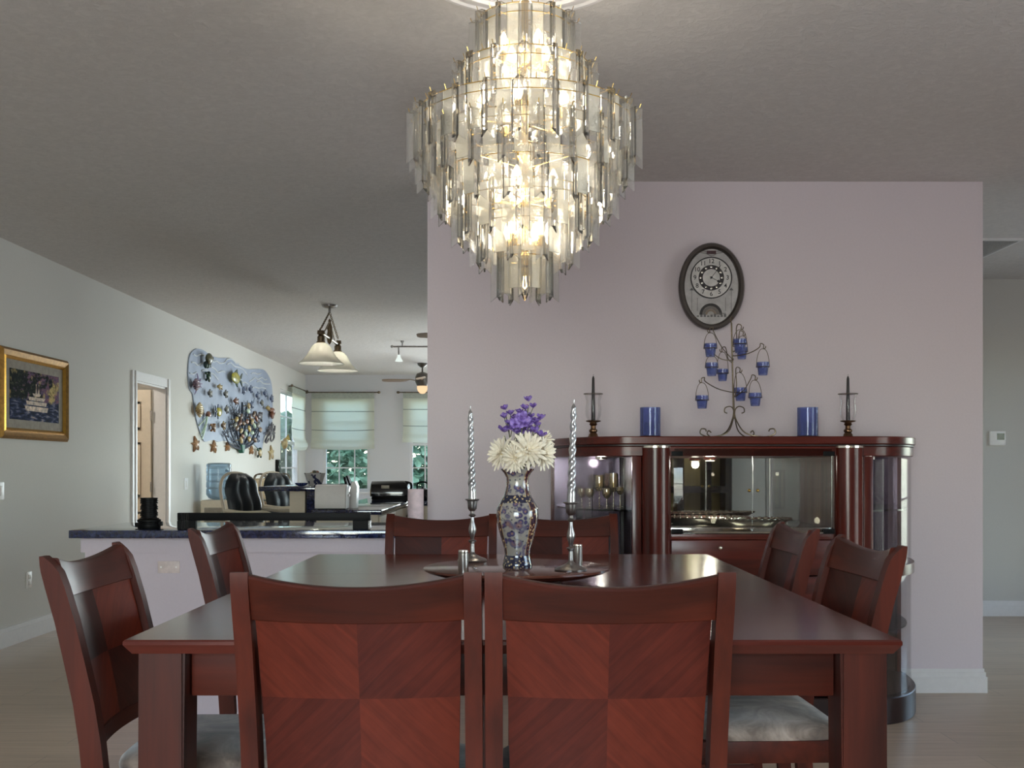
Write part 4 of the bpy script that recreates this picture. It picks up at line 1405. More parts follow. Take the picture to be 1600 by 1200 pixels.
# local: +x runs along the wall away from the camera, -y points into the room (rz=90: local x -> world y, local -y -> world +x)
hw, hh = (PY1 - PY0) / 2, (PZ1 - PZ0) / 2
def framering(w0, h0, w1, h1, y0, y1, yi, name, m):
    r = []
    for (w, h, y) in ((w0, h0, 0), (w0, h0, y0), ((w0 * 2 + w1) / 3, (h0 * 2 + h1) / 3, y1), (w1, h1, yi), (w1, h1, 0)):
        r.append([(-w, y, -h), (w, y, -h), (w, y, h), (-w, y, h)])
    return B().loft(r, closed=True).build(name, m, pt, smooth=20)
framering(hw, hh, hw - .058, hh - .058, -.018, -.036, -.018, 'frame', M['gold'])
framering(hw - .05, hh - .05, hw - .075, hh - .075, -.020, -.030, -.014, 'inner_frame', plain('bright_gilt', (206, 160, 76), .25, .85))
bx(-hw + .07, hw - .07, -.010, -.006, -hh + .07, hh - .07).build('mat_board', plain('linen_mat', (160, 152, 140), .8), pt)
pw_, ph_ = hw - .145, hh - .135
def paintmat():
    q = N('painted_scene')
    tc = q.n('TexCoord')
    sp = q.n('SeparateXYZ')
    q.l(tc.outputs['Object'], sp.inputs[0])
    v = q.noise(q.co((1, 1, 1.4)), 9, 5, .62, .8)
    f = q.noise(q.co((1, 1, 2)), 26, 4, .6, 1.2)
    trees = q.ramp(f, [(.3, (6, 8, 12)), (.54, (18, 28, 26)), (.66, (70, 76, 56)), (.76, (176, 160, 120))])
    skyc = q.ramp(f, [(.3, (74, 66, 96)), (.5, (112, 92, 118)), (.68, (160, 96, 108)), (.8, (196, 188, 150))])
    water = q.ramp(q.noise(q.co((3, 1, 14)), 4, 4), [(.3, (10, 14, 26)), (.52, (40, 52, 86)), (.62, (120, 124, 150)), (.72, (200, 176, 150))])
    up = q.mix(q.ramp(q.math('ADD', v, q.math('MULTIPLY', sp.outputs[0], .35)), [(.5, (0, 0, 0)), (.56, (255, 255, 255))]), trees, skyc)
    lit = q.mix(q.ramp(q.noise(q.co((1, 1, 1)), 6, 3), [(.55, (0, 0, 0)), (.61, (255, 255, 255))]), up, q.ramp(f, [(.35, (96, 76, 48)), (.55, (226, 206, 140)), (.7, (180, 110, 90))]))
    mk = q.ramp(q.math('ADD', sp.outputs[2], q.math('MULTIPLY', f, .08)), [(-.0, (0, 0, 0)), (.02, (255, 255, 255))])
    q.base(q.mix(mk, water, lit))
    q.set(rough=.7, spec=.05)
    return q.m
bx(-pw_, pw_, -.0135, -.0105, -ph_, ph_).build('canvas', paintmat(), pt)
bo = B()
for (x0, x1, z0, z1) in ((-.17, .20, -.105, -.07), (-.15, .18, -.062, -.035), (-.12, .15, -.028, -.005), (-.05, .08, .002, .022), (.0, .014, .022, .09), (.04, .054, .022, .09)):
    bo.loft([[(x0, y, z1), (x0 + .02, y, z0), (x1 - .02, y, z0), (x1, y, z1)] for y in (-.0137, -.0152)])
bo.build('painted_boat', plain('boat_paint', (188, 164, 140), .6, var=.3, scale=40), pt)

# ------------------------------------------------------------------ left wall: sea mural
def zc(zx, zy): return (280 + zx * .16244, 535 + zy * .1625)
outl = [(75, 300), (80, 200), (95, 120), (130, 75), (175, 60), (230, 80), (300, 128), (370, 150), (450, 152), (520, 185), (585, 230), (650, 258), (720, 256), (800, 262), (845, 310), (875, 380), (888, 480), (890, 620), (885, 760), (865, 830), (830, 870), (800, 950), (785, 1030), (740, 1010), (700, 975), (640, 985), (590, 1000), (540, 995), (480, 960), (420, 945), (370, 955), (310, 938), (240, 955), (212, 920), (185, 850), (155, 740), (135, 620), (120, 500), (88, 440)]
mo = lw(*zc(480, 560))
mur = thing('sea_mural', 'large wavy blue-grey sea cut-out panel on the left kitchen wall', 'mural', (XL, mo.y, mo.z))
def ml(zx, zy, off=0):
    p = lw(*zc(zx, zy), off)
    return p - Vector((XL, mo.y, mo.z))
pts = smooth([ml(x, y) for x, y in outl] + [ml(*outl[0])], 4)[:-1]
def muralmat():
    q = N('sea_panel_paint')
    q.base(q.ramp(q.noise(q.co(), 3, 3), [(.3, (150, 162, 184)), (.7, (172, 184, 204))]))
    q.set(rough=.6)
    return q.m
B().loft([[p + Vector((x, 0, 0)) for p in pts] for x in (.0005, .014)]).build('panel', muralmat(), mur, smooth=20)
wv = B()
waves = [[(120, 112), (150, 130), (180, 118), (230, 125)], [(105, 190), (135, 195), (160, 220), (190, 205), (225, 200), (250, 215)], [(85, 295), (120, 305), (150, 285)], [(275, 150), (310, 185), (345, 180), (375, 200), (420, 195), (445, 165), (490, 160), (530, 200), (560, 205)],
         [(290, 235), (330, 255), (360, 290), (395, 275), (425, 285)], [(285, 295), (320, 310), (360, 360)], [(445, 210), (480, 195), (520, 230), (560, 240), (600, 260), (640, 310)], [(200, 275), (230, 262), (260, 270)],
         [(680, 300), (710, 292), (740, 305), (775, 295)], [(660, 375), (690, 360), (715, 340), (745, 355), (780, 340), (810, 360), (830, 355)], [(735, 380), (765, 370), (800, 395), (860, 400)], [(690, 440), (720, 430), (750, 440), (785, 435), (820, 445)], [(590, 390), (620, 385), (650, 405)]]
for w_ in waves:
    wv.tube(smooth([ml(x, y, .0150) for x, y in w_], 5), .010, 6)
wv.build('wave_lines', plain('wave_white', (202, 208, 214), .6), mur)

G = 'sea creature ornaments on the mural wall'
def cmat(name, c, c2):
    q = N(name)
    v = q.noise(q.co(), 14, 3, .6)
    q.base(q.ramp(v, [(.40, c), (.60, c2)]))
    q.set(rough=.35, coat=.3)
    return q.m
CM = {k: cmat('ornament_' + k, *v) for k, v in dict(olive=((44, 48, 34), (98, 96, 66)), green=((16, 40, 34), (42, 78, 52)), mauve=((96, 78, 96), (150, 126, 138)), yellow=((130, 104, 40), (196, 170, 96)), dark=((30, 34, 42), (150, 150, 140)), blue=((44, 56, 92), (120, 134, 160)),
      rust=((96, 54, 40), (150, 104, 80)), sand=((150, 124, 84), (206, 186, 136)), star=((138, 96, 66), (182, 140, 98)), lime=((120, 120, 30), (186, 176, 60)), brown=((70, 52, 44), (150, 120, 90)), grey=((52, 50, 60), (120, 116, 120)), pale=((170, 196, 170), (206, 222, 204))).items()}
def spot(zx, zy, off=.016):
    return lw(*zc(zx, zy), off)
def wsize(zx, zy, w, h):
    """real width along the wall and height of something that spans w x h zoom units"""
    a, c = lw(*zc(zx - w / 2, zy)), lw(*zc(zx + w / 2, zy))
    e, f = lw(*zc(zx, zy - h / 2)), lw(*zc(zx, zy + h / 2))
    return abs(c.y - a.y), abs(e.z - f.z)
def orn(name, label, cat, zx, zy, off=.016, grp=G):
    return thing(name, label, cat, spot(zx, zy, off), 0, grp)
def fish(zx, zy, w, h, m, label, flip=1, m2=None, tilt=0):
    t = orn('fish_ornament', label, 'fish ornament', zx, zy)
    t.rotation_euler = (tilt, 0, 0)
    W_, H_ = wsize(zx, zy, w, h)
    W_ *= .32; H_ *= .5
    B().ell((.05, -flip * W_ * .15, 0), (.026, W_ * .72, H_ * .62), u=14, v=10).build('body', CM[m], t)
    f = B()
    y0 = flip * W_ * .45
    for s in (-1, 1):
        f.loft([[(x, y0, s * .0), (x, flip * W_ * 1.0, s * H_ * .75), (x, flip * W_ * .85, s * H_ * .12)] for x in (.042, .056)])
    f.build('tail', CM[m2 or m], t)
    f = B()
    f.loft([[(x, -flip * W_ * .4, H_ * .5), (x, flip * W_ * .1, H_ * 1.0), (x, flip * W_ * .2, H_ * .42)] for x in (.042, .056)])
    f.loft([[(x, -flip * W_ * .2, -H_ * .5), (x, flip * W_ * .15, -H_ * .95), (x, flip * W_ * .2, -H_ * .4)] for x in (.042, .056)])
    f.build('fin', CM[m2 or m], t)
    return t
fish(500, 345, 175, 175, 'lime', 'largest fish, yellow-green with spread fins, on the upper middle of the mural', 1, 'green')
fish(335, 428, 74, 62, 'yellow', 'small yellow fish left of the biggest fish on the mural')
fish(240, 490, 60, 84, 'dark', 'dark and white fish below the small green turtle')
fish(395, 495, 56, 84, 'dark', 'dark and white fish below the small yellow fish')
fish(572, 465, 48, 84, 'blue', 'blue fish just right below the largest yellow-green fish', -1)
fish(640, 450, 48, 78, 'blue', 'blue fish highest of the small fish right of the largest fish', 1)
fish(708, 512, 42, 80, 'blue', 'blue fish in the middle of the row of small blue fish', 1)
fish(782, 490, 44, 78, 'blue', 'blue fish second from the right edge of the mural', 1)
fish(845, 540, 36, 78, 'blue', 'blue fish closest to the right edge of the mural', 1)
fish(748, 580, 36, 62, 'dark', 'small dark striped fish below the row of blue fish', 1)
fish(495, 565, 68, 76, 'rust', 'red-brown fish in the centre of the mural above the coral tree', 1)
fish(650, 600, 42, 78, 'blue', 'blue and white fish touching the top right of the coral tree', 1)
fish(808, 632, 56, 56, 'yellow', 'small yellow fish at the right above the rust seahorse', 1)
fish(322, 668, 94, 146, 'lime', 'blue and yellow angelfish, tallest fish left of the coral tree', -1, 'blue')
fish(403, 645, 46, 88, 'dark', 'dark fish right beside the blue and yellow angelfish', 1)
fish(372, 800, 58, 88, 'brown', 'brown and yellow fish at the lower left beside the coral tree', 1, 'yellow')
fish(710, 925, 44, 80, 'blue', 'blue fish at the lower right of the coral tree', 1)
def turtle(zx, zy, w, h, m, m2, label, name='turtle_ornament', cat='turtle ornament'):
    t = orn(name, label, cat, zx, zy)
    W_, H_ = wsize(zx, zy, w, h)
    W_ *= .65
    B().ell((.04, 0, 0), (.024, W_ * .34, H_ * .36), u=14, v=10).build('shell', CM[m], t)
    for (y, z) in ((-.4, .3), (.4, .3), (-.36, -.34), (.36, -.34)):
        B().ell((.03, y * W_, z * H_), (.015, W_ * .14, H_ * .12), Euler((R(40 * (1 if y * z > 0 else -1)), 0, 0)), 10, 6).build('flipper', CM[m2], t)
    B().ell((.04, 0, H_ * .42), (.022, W_ * .10, H_ * .11), u=10, v=6).build('head', CM[m2], t)
turtle(235, 330, 58, 98, 'green', 'green', 'small dark green turtle under the manatee on the mural')
turtle(738, 1062, 54, 98, 'sand', 'green', 'sand-coloured turtle hanging below the mural right of the coral tree')
turtle(285, 820, 56, 80, 'brown', 'star', 'brown crab-like turtle at the lower left of the mural')
turtle(735, 712, 95, 84, 'grey', 'grey', 'dark crab right of the coral tree', 'crab_ornament', 'crab ornament')
t = orn('manatee_ornament', 'big dark olive manatee at the top left of the mural', 'manatee ornament', 213, 175)
W_, H_ = wsize(213, 175, 84, 150)
W_ *= .65
B().ell((.07, 0, H_ * .12), (.036, W_ * .40, H_ * .36), u=16, v=10).ell((.07, W_ * .36, H_ * .18), (.03, W_ * .16, H_ * .16), u=12, v=8).build('body', CM['olive'], t)
for (y, z, s) in ((-.30, -.30, .24), (.05, -.28, .22), (.32, -.2, .2)):
    B().ell((.05, y * W_, z * H_), (.025, W_ * .12, H_ * s), None, 10, 6).build('flipper', CM['green'], t)
def shell(zx, zy, w, h, m, label):
    t = orn('shell_ornament', label, 'shell ornament', zx, zy)
    W_, H_ = wsize(zx, zy, w, h)
    pr = [(0, -.5)]
    for i in range(25):
        z = -.5 + i / 24
        env = math.sin(min(1, (z + .5) * .95 + .02) * PI) ** .7
        pr.append((max(.02, env * .5 * (1 + .12 * math.cos(i * 2.1))), z))
    pr.append((0, .5))
    B().lathe(pr, 16, (.045, 0, 0), Matrix.Diagonal((.07, W_ * .65, H_, 1))).build('shell', CM[m], t)
    return t
s1 = shell(110, 405, 68, 118, 'mauve', 'mauve shell with purple tentacles at the left edge of the mural')
tn = B()
for (ex, ey) in ((155, 300), (190, 350), (195, 432), (165, 400), (130, 500), (205, 400)):
    p = spot(ex, ey, .02) - spot(110, 405)
    q_ = spot(130, 415, .03) - spot(110, 405)
    tn.tube(smooth([q_, (p + q_) / 2 + Vector((.01, .02, .01)), p], 4), [.010 * (1 - i / 9) + .003 for i in range(9)], 6)
tn.build('tentacle', plain('purple_tentacle', (150, 130, 170), .5), s1)
shell(143, 650, 78, 145, 'sand', 'yellow and white spiral shell at the left of the mural')
t = orn('jellyfish_ornament', 'rust jellyfish with long pale green streamers at the lower left of the mural', 'jellyfish ornament', 232, 693)
W_, H_ = wsize(232, 693, 48, 66)
B().lathe([(0, .5), (.25, .42), (.42, .15), (.5, -.15), (.42, -.3), (.3, -.2), (0, -.1)], 16, (.04, 0, 0), Matrix.Diagonal((.06, W_ * .65, H_, 1))).build('bell', CM['rust'], t)
b = B()
for (ex, ey) in ((170, 800), (185, 900), (205, 880), (225, 800), (200, 930)):
    p = spot(ex, ey, .022) - spot(232, 693)
    b.tube(smooth([Vector((.03, 0, -H_ * .15)), p * .5 + Vector((.02, .02, 0)), p], 4), .008, 6)
b.build('streamer', CM['pale'], t)
def star(zx, zy, w, h, m, label, rot=0):
    t = orn('starfish_ornament', label, 'starfish ornament', zx, zy, .002)
    W_, H_ = wsize(zx, zy, w, h)
    out = []
    for i in range(10):
        a = PI / 2 + rot + i * PI / 5
        r_ = .56 if i % 2 == 0 else .2
        out.append((r_ * math.cos(a) * W_, r_ * math.sin(a) * H_))
    r = [[(x, y * k, z * k) for y, z in out] for x, k in ((0, .94), (.015, 1), (.035, .55), (.042, .1))]
    t2 = B().loft(r).build('starfish_ornament', CM[m], None)
    t2.location = t.location
    for k in ('label', 'category', 'group'): t2[k] = t[k]
    bpy.data.objects.remove(t)
star(145, 980, 72, 150, 'star', 'largest brown starfish, furthest left under the mural', .2)
star(320, 1005, 66, 122, 'star', 'brown starfish second from the left under the mural', -.1)
star(452, 1005, 46, 88, 'star', 'small brown starfish just left of the coral tree foot', .1)
star(683, 1035, 40, 92, 'star', 'small brown starfish just right of the coral tree foot', 0)
star(875, 1065, 50, 142, 'sand', 'tall yellowish starfish furthest right under the mural', .1)
t = orn('seahorse_ornament', 'rust seahorse at the right edge of the mural', 'seahorse ornament', 852, 685)
W_, H_ = wsize(852, 685, 40, 78)
B().tube(smooth([Vector((.04, -W_ * .4, H_ * .38)), Vector((.04, 0, H_ * .45)), Vector((.04, W_ * .15, H_ * .1)), Vector((.04, -W_ * .1, -H_ * .3)), Vector((.04, W_ * .15, -H_ * .5)), Vector((.04, W_ * .25, -H_ * .38))], 5), [.016 + .026 * math.sin(min(1, i / 17) * PI) for i in range(26)], 8).build('body', CM['rust'], t)
t = orn('lobster_ornament', 'wire spiny lobster sculpture at the lower right edge of the mural', 'lobster ornament', 845, 870)
b = B()
for pp in ([(870, 790), (835, 830), (845, 870), (880, 850), (885, 800)], [(845, 860), (815, 870), (795, 880)], [(840, 880), (810, 910), (795, 950), (805, 965), (825, 930)], [(850, 880), (845, 930), (855, 950), (875, 920), (878, 880)], [(865, 800), (850, 840), (865, 865), (880, 830)], [(848, 850), (820, 840), (830, 810)], [(855, 870), (870, 880), (885, 870)]):
    b.tube(smooth([spot(x, y, .05) - spot(845, 870) for x, y in pp], 5), .013, 6)
b.build('legs', CM['grey'], t)
B().ell(spot(853, 845, .05) - spot(845, 870), (.02, .05, .13), Euler((R(-20), 0, 0)), 12, 8).build('body', CM['grey'], t)
# coral tree with shells and fish on its branches
ct = orn('coral_tree', 'big branching coral tree sculpture with a green base on the mural', 'coral sculpture', 567, 850)
o = spot(567, 850)
random.seed(11)
br, tips = B(), []
root = (567, 1050)
def branch(x0, y0, x1, y1, w, depth):
    mx_, my_ = (x0 + x1) / 2 + (x1 - x0) * .18, (y0 + y1) / 2 + abs(x1 - x0) * .15
    P = smooth([spot(a_, b_, .045) - o for a_, b_ in ((x0, y0), (mx_, my_), (x1, y1))], 4)
    br.tube(P, [w * (1 - .55 * i / (len(P) - 1)) for i in range(len(P))], 6)
    tips.append((x1, y1))
    if depth:
        for k in range(3):
            f = random.uniform(.45, .95)
            sx, sy = x0 + (x1 - x0) * f, y0 + (y1 - y0) * f
            branch(sx, sy, sx + random.uniform(-60, 60), sy - random.uniform(30, 100), w * .55, depth - 1)
branch(567, 1050, 572, 575, .026, 1)
for (x1, y1) in ((400, 880), (440, 760), (490, 650), (540, 640), (610, 620), (660, 700), (715, 780), (735, 850)):
    branch(567, 1030, x1, y1, .017, 2)
br.build('branches', plain('coral_dark_blue', (28, 42, 62), .45), ct)
B().loft([[spot(567 - w, y, .02 + dx_) - o for w, dx_ in ((-a_, 0), (-a_ * .6, .05), (a_ * .6, .05), (a_, 0))] for a_, y in ((6, 1065), (18, 1030), (26, 985))]).build('base', plain('coral_green', (28, 92, 74), .4), ct)
mats = ['sand', 'brown', 'rust', 'dark', 'brown', 'pale']
cand = [(485, 740), (530, 715), (520, 770), (470, 790), (555, 780), (600, 660), (605, 610), (620, 720), (680, 735), (700, 790), (720, 840), (660, 800), (530, 850), (490, 820), (545, 900), (610, 830), (610, 930), (640, 870), (530, 940), (670, 940), (590, 760), (505, 700), (655, 690), (575, 880), (640, 760)]
for i, (x, y) in enumerate(cand):
    m = ('yellow' if (x, y) in ((610, 830), (610, 930), (485, 740)) else mats[i % 6])
    b = B()
    p = spot(x, y, .085) - o
    W_, H_ = wsize(x, y, 44, 66)
    b.ell(p, (.021, W_ * .3 * random.uniform(.7, 1), H_ * .42 * random.uniform(.7, 1)), Euler((random.uniform(-.8, .8), 0, 0)), 10, 7)
    b.tube([p, p + Vector((-.07, 0, 0))], .006, 5)
    b.build('attached_shell', CM[m], ct)
sp_ = px(444.5, 693, 15.55)
t = thing('fish_ornament', 'small yellow fish hung at the hem of the side window shade', 'fish ornament', sp_, 0, G)
B().ell((0, 0, 0), (.05, .03, .085), u=12, v=8).build('body', CM['sand'], t)
B().loft([[(0, y, .06), (.06, y, .14), (.085, y, .05)] for y in (-.008, .008)]).build('tail', CM['yellow'], t)

# phone / remote on the wall beside the side window
t = thing('wall_phone', 'slim black handset on the left wall right of the mural', 'phone', lw(432.5, 730.5), 0)
bx(0, .03, -.1, .1, -.115, .115, .01).build('base', M['black'], t)
bx(.031, .05, -.07, .07, -.10, .10, .008).build('handset', M['black_gloss'], t)
# ------------------------------------------------------------------ on the bar
p = px(233, 824, 5.12)
t = thing('camera_lens', 'black zoom lens standing upright on the left end of the blue bar', 'lens', (p.x, 5.12, .9095))
B().lathe([(0, 0), (.052, 0), (.054, .004), (.054, .022), (.050, .026), (.050, .03), (.056, .034), (.056, .042), (.048, .046), (.045, .05), (0, .05)], 32).build('mount_collar', M['black'], t)
pr = [(0, .0505)]
for k in range(9):
    z = .052 + k * .010
    r_ = .042 if k % 3 else .038
    pr += [(r_, z), (r_, z + .006), (r_ - .003, z + .007), (r_ - .003, z + .0095)]
pr += [(.041, .143), (.041, .150), (.030, .150), (.028, .146), (0, .146)]
B().lathe(pr, 32).build('barrel', M['black'], t)
bx(.045, .066, -.012, .012, .012, .034, .004).box(-.068, -.045, -.012, .012, .006, .028, .004).build('knob', M['black'], t)
p0, p1 = px(278, 800, 5.06), px(579, 826, 5.06)
t = thing('framed_glass_panel', 'long low black framed glass panel standing on the blue bar', 'panel', ((p0.x + p1.x) / 2, 5.06, .9095))
w = (p1.x - p0.x) / 2
B().box(-w, w, -.012, .012, .041, .079, .003).box(-w, -w + .09, -.012, .012, .0005, .0405).box(w - .085, w - .01, -.012, .012, .0005, .0405).build('frame', M['black'], t)
b = B()
for i in range(5): b.box(w - .009 + i * .0022, w - .0078 + i * .0022, -.012, .012, .0005, .0405).box(-w + .02 + i * .008, -w + .0225 + i * .008, -.014, -.0121, .0005, .078)
b.build('grille', M['black_gloss'], t)
bx(-w + .09, w - .085, -.002, .002, .0008, .0405).build('glass', M['glass'], t)

p = px(649.5, 780, 5.35)
t = thing('paper_towel_roll', 'white paper towel roll standing on the bar beside the clock wall', 'paper towel', (p.x, 5.35, .9095))
B().lathe([(.012, 0), (.040, 0), (.041, .003), (.041, .185), (.040, .188), (.012, .188)], 32).build('roll', plain('paper_white', (226, 206, 212), .9), t)
B().lathe([(.009, 0), (.0115, 0), (.0115, .189), (.009, .189)], 20).build('core', plain('cardboard', (150, 120, 92), .9), t)

# ------------------------------------------------------------------ kitchen island with raised bar
IX0, IX1, IY0, IY1 = -1.43, -.93, 7.40, 10.5
isl = thing('kitchen_island', 'kitchen island with cream drawer fronts and blue granite top behind the bar', 'kitchen island', ((IX0 + IX1) / 2, IY0, 0))
iw = (IX1 - IX0) / 2
bx(-iw + .03, iw - .03, .03, IY1 - IY0 - .02, .0, .872).build('body', M['cream'], isl)
for k in range(6):
    y0 = .06 + k * .5
    for (z0, z1) in ((.66, .86), (.40, .64), (.12, .38)):
        d_ = bx(iw - .0295, iw - .012, y0, y0 + .47, z0, z1, .004).build('drawer', M['cream'], isl)
        B().ell((iw + .004, y0 + .235, (z0 + z1) / 2 + .02), (.014, .014, .014), u=10, v=6).tube([(iw - .012, y0 + .235, (z0 + z1) / 2 + .02), (iw, y0 + .235, (z0 + z1) / 2 + .02)], .006, 6).build('knob', M['pewter'], d_)
ict = bx(IX0, IX1, IY0, IY1, .8735, .909, .006).build('island_countertop', M['granite'])
tag(ict, 'dark blue granite countertop lying on the kitchen island', 'countertop')
rb = thing('raised_breakfast_bar', 'raised blue breakfast bar on cream post left of the white toaster', 'breakfast bar', (-1.60, 7.62, 0))
bx(-.26, .157, 0, 1.9, 1.036, 1.07, .006).build('bar_top', M['granite'], rb)
a0, a1 = px(452.5, 780, 7.72), px(476.5, 780, 7.72)
bx(a0.x + 1.60, a1.x + 1.60, .10, 1.8, 0, 1.0355).build('support_wall', M['cream'], rb)
bx(.072, .140, .11, 1.8, 0, 1.0355).build('granite_backsplash', M['granite'], rb)

def on(x, y, d, z): 
    q = px(x, y, d)
    return (q.x, d, z)
t = thing('fruit_bowl', 'white and blue footed bowl of dried fruit on the raised bar', 'bowl', on(492, 750, 7.9, 1.0705))
def bowlmat():
    q = N('blue_white_bowl')
    q.base(q.mix(q.ramp(q.noise(q.co(), 22, 2), [(.54, (0, 0, 0)), (.58, (255, 255, 255))]), (196, 192, 190), (56, 58, 84)))
    q.set(rough=.25)
    return q.m
B().lathe([(0, 0), (.048, 0), (.05, .004), (.056, .02), (.078, .088), (.083, .098), (.079, .098), (.072, .088), (.05, .03), (0, .028)], 8).build('bowl', bowlmat(), t, smooth=20)
random.seed(5)
for i in range(9):
    a = i * 2.4
    r_ = .045 * math.sqrt(i / 9)
    f = B().ell((0, 0, 0), (.019, .015, .013), Euler((random.random(), random.random(), a)), 10, 7).build('dried_fruit', CM['rust' if i % 3 == 0 else ('sand' if i % 3 == 1 else 'olive')])
    f.location = (t.location.x + r_ * math.cos(a), t.location.y + r_ * math.sin(a), 1.0705 + .088 + .014 * (i < 4))
    tag(f, 'piece of dried fruit heaped in the blue and white bowl', 'dried fruit', 'dried fruit in the bowl on the raised bar')
t = thing('glass_dish', 'small ruffled glass dish on the raised bar left of the fruit bowl', 'dish', on(471, 760, 7.75, 1.0705))
b = B()
r = []
for (rad, z) in ((.012, 0), (.022, .002), (.036, .012), (.046, .024), (.044, .025), (.034, .014), (.01, .006)):
    r.append([(rad * (1 + .14 * math.sin(a * 8) * (rad > .03)) * math.cos(a), rad * (1 + .14 * math.sin(a * 8) * (rad > .03)) * math.sin(a), z) for a in [2 * PI * i / 48 for i in range(48)]])
b.loft(r).build('dish', M['blue_frost'], t)
t = thing('toaster', 'long white toaster on the island in front of the knife block', 'toaster', on(520, 780, 7.50, .9095))
sec = [(-.07, 0.008), (.07, .008), (.074, .03), (.074, .13), (.06, .165), (.03, .178), (-.03, .178), (-.06, .165), (-.074, .13), (-.074, .03)]
B().loft([[(x, y * k, .008 + (z - .008) * k2) for y, z in sec] for x, k, k2 in ((-.118, .9, .94), (-.112, 1, 1), (.100, 1, 1), (.108, .9, .94))]).build('body', M['white'], t, smooth=40)
bx(-.09, .085, -.012, .012, .1785, .181).build('slot', M['black'], t)
bx(.1085, .122, -.014, .014, .09, .108, .003).build('lever', M['white'], t)
bx(-.10, .10, -.06, .06, 0, .0075).build('base', M['black'], t)
t = thing('knife_block', 'white slanted knife block full of black-handled knives behind the toaster', 'knife block', on(547, 790, 7.75, .9095), 0)
sec = [(-.028, 0), (.052, 0), (.060, .16), (.042, .20), (.02, .19)]
B().loft([[(x, y, z) for x, z in sec] for y in (-.055, .055)]).build('block', M['white'], t)
for i in range(5):
    yk = -.042 + i * .021
    for j in range(2):
        b = B().tube([(.006 - j * .02, yk, .17 - j * .03), (-.020 - j * .018, yk, .085 + j * -.01 + .155)], .0078, 6)
        kn = b.build('knife', M['black'])
        kn.location = t.location
        tag(kn, 'black-handled kitchen knife sticking out of the white knife block', 'knife', 'knives in the white knife block')
t = thing('countertop_grill', 'black rounded countertop grill on the far end of the island', 'grill', on(611, 778, 9.85, .9095))
sec = [(-.13, .03), (.13, .03), (.135, .10), (.115, .15), (.06, .178), (-.06, .178), (-.115, .15), (-.135, .10)]
B().loft([[(x, y * k, .03 + (z - .03) * k) for y, z in sec] for x, k in ((-.185, .80), (-.175, .95), (.12, 1), (.165, .92), (.185, .70))]).build('lid', M['black_gloss'], t, smooth=40)
bx(-.17, .17, -.12, .12, .0, .0295, .008).build('base', M['black'], t)
bx(-.075, .0, -.140, -.1355, .105, .135, .002).build('name_plate', plain('plate_grey', (190, 180, 160), .4), t)
B().tube(smooth([Vector((.15, -.1, .06)), Vector((.2, -.13, .10)), Vector((.195, -.1, .15)), Vector((.14, -.05, .165))], 6), .012, 8).build('handle', M['black'], t)
t = thing('kettle', 'black kettle on the island beside the clock wall corner', 'kettle', on(668, 770, 9.6, .9095))
t.location.x = -.83
sk = thing('corner_cabinet', 'cream base cabinet with dark counter right of the island', 'cabinet', (-.62, 9.2, 0))
bx(-.26, .4, 0, 1.4, 0, .872).build('body', M['cream'], sk)
bx(-.262, .4, -.004, 1.4, .873, .909, .004).build('counter', M['granite'], sk)
B().lathe([(0, 0), (.07, 0), (.075, .01), (.062, .09), (.03, .11), (.008, .115), (.01, .128), (0, .13)], 24).build('body', M['black_gloss'], t)
B().tube(smooth([Vector((.05, 0, .09)), Vector((.04, 0, .16)), Vector((-.04, 0, .16)), Vector((-.05, 0, .09))], 6), .007, 8).build('handle', M['black'], t)

# ------------------------------------------------------------------ tall patio dining set
def barchair(label):
    t = thing('padded_bar_chair', label, 'chair', (0, 0, 0), 0, 'black tufted bar chairs by the raised bar')
    # back cushion with three vertical channels
    nx, nz = 28, 16
    r = []
    for k in range(nz + 1):
        f = k / nz
        z = .66 + f * .50
        hw = .215 * (1 - max(0, (f - .72) / .28) ** 2.2 * .55)
        ring = []
        for i in range(nx + 1):
            u = -1 + 2 * i / nx
            ch_ = abs(math.cos(u * PI * 1.5)) ** .5
            edge = (1 - u ** 8)
            ring.append((u * hw, -.20 - f * .10 + (.028 + .034 * ch_) * edge * (1 - max(0, (f - .9) / .1) * .6) + .008 * math.sin(f * PI * 5), z))
        for i in range(nx, -1, -1):
            u = -1 + 2 * i / nx
            ring.append((u * hw, -.20 - f * .10 - .02 * (1 - u ** 8), z))
        r.append(ring)
    B().loft(r).build('back_cushion', M['leather'], t, smooth=70)
    B().box(-.22, .22, -.18, .24, .60, .68, .03, 3).build('seat_cushion', M['leather'], t)
    f = B()
    hoop = smooth([Vector((-.235, -.21, .56)), Vector((-.238, -.25, .8)), Vector((-.22, -.315, 1.03)), Vector((-.12, -.335, 1.15)), Vector((.12, -.335, 1.15)), Vector((.22, -.315, 1.03)), Vector((.238, -.25, .8)), Vector((.235, -.21, .56))], 6)
    f.tube(hoop, .013, 8)
    f.build('back_frame', M['cream'], t)
    for s in (-1, 1):
        B().tube(smooth([Vector((s * .238, -.25, .86)), Vector((s * .27, -.05, .845)), Vector((s * .28, .16, .85)), Vector((s * .275, .26, .80)), Vector((s * .26, .22, .70)), Vector((s * .235, .16, .595))], 6), .0165, 8).build('arm', M['cream'], t)
        for e in (-.19, .22):
            B().tube([(s * .225, e, .598), (s * .24, e * 1.1, .0)], .013, 8).build('leg', M['cream'], t)
    B().box(-.235, .235, -.2, .245, .565, .598, .006).build('seat_frame', M['cream'], t)
    return t
bc = barchair('black tufted bar chair in cream frame beside the water cooler, nearer one')
bc.location = on(420, 770, 8.6, 0)
bc.rotation_euler = (0, 0, math.atan2(-.37, .93) - PI / 2)
dup(bc, on(473, 770, 9.6, 0), math.atan2(-.37, .93) - PI / 2, 'black tufted bar chair in cream frame behind the raised blue bar, further one')
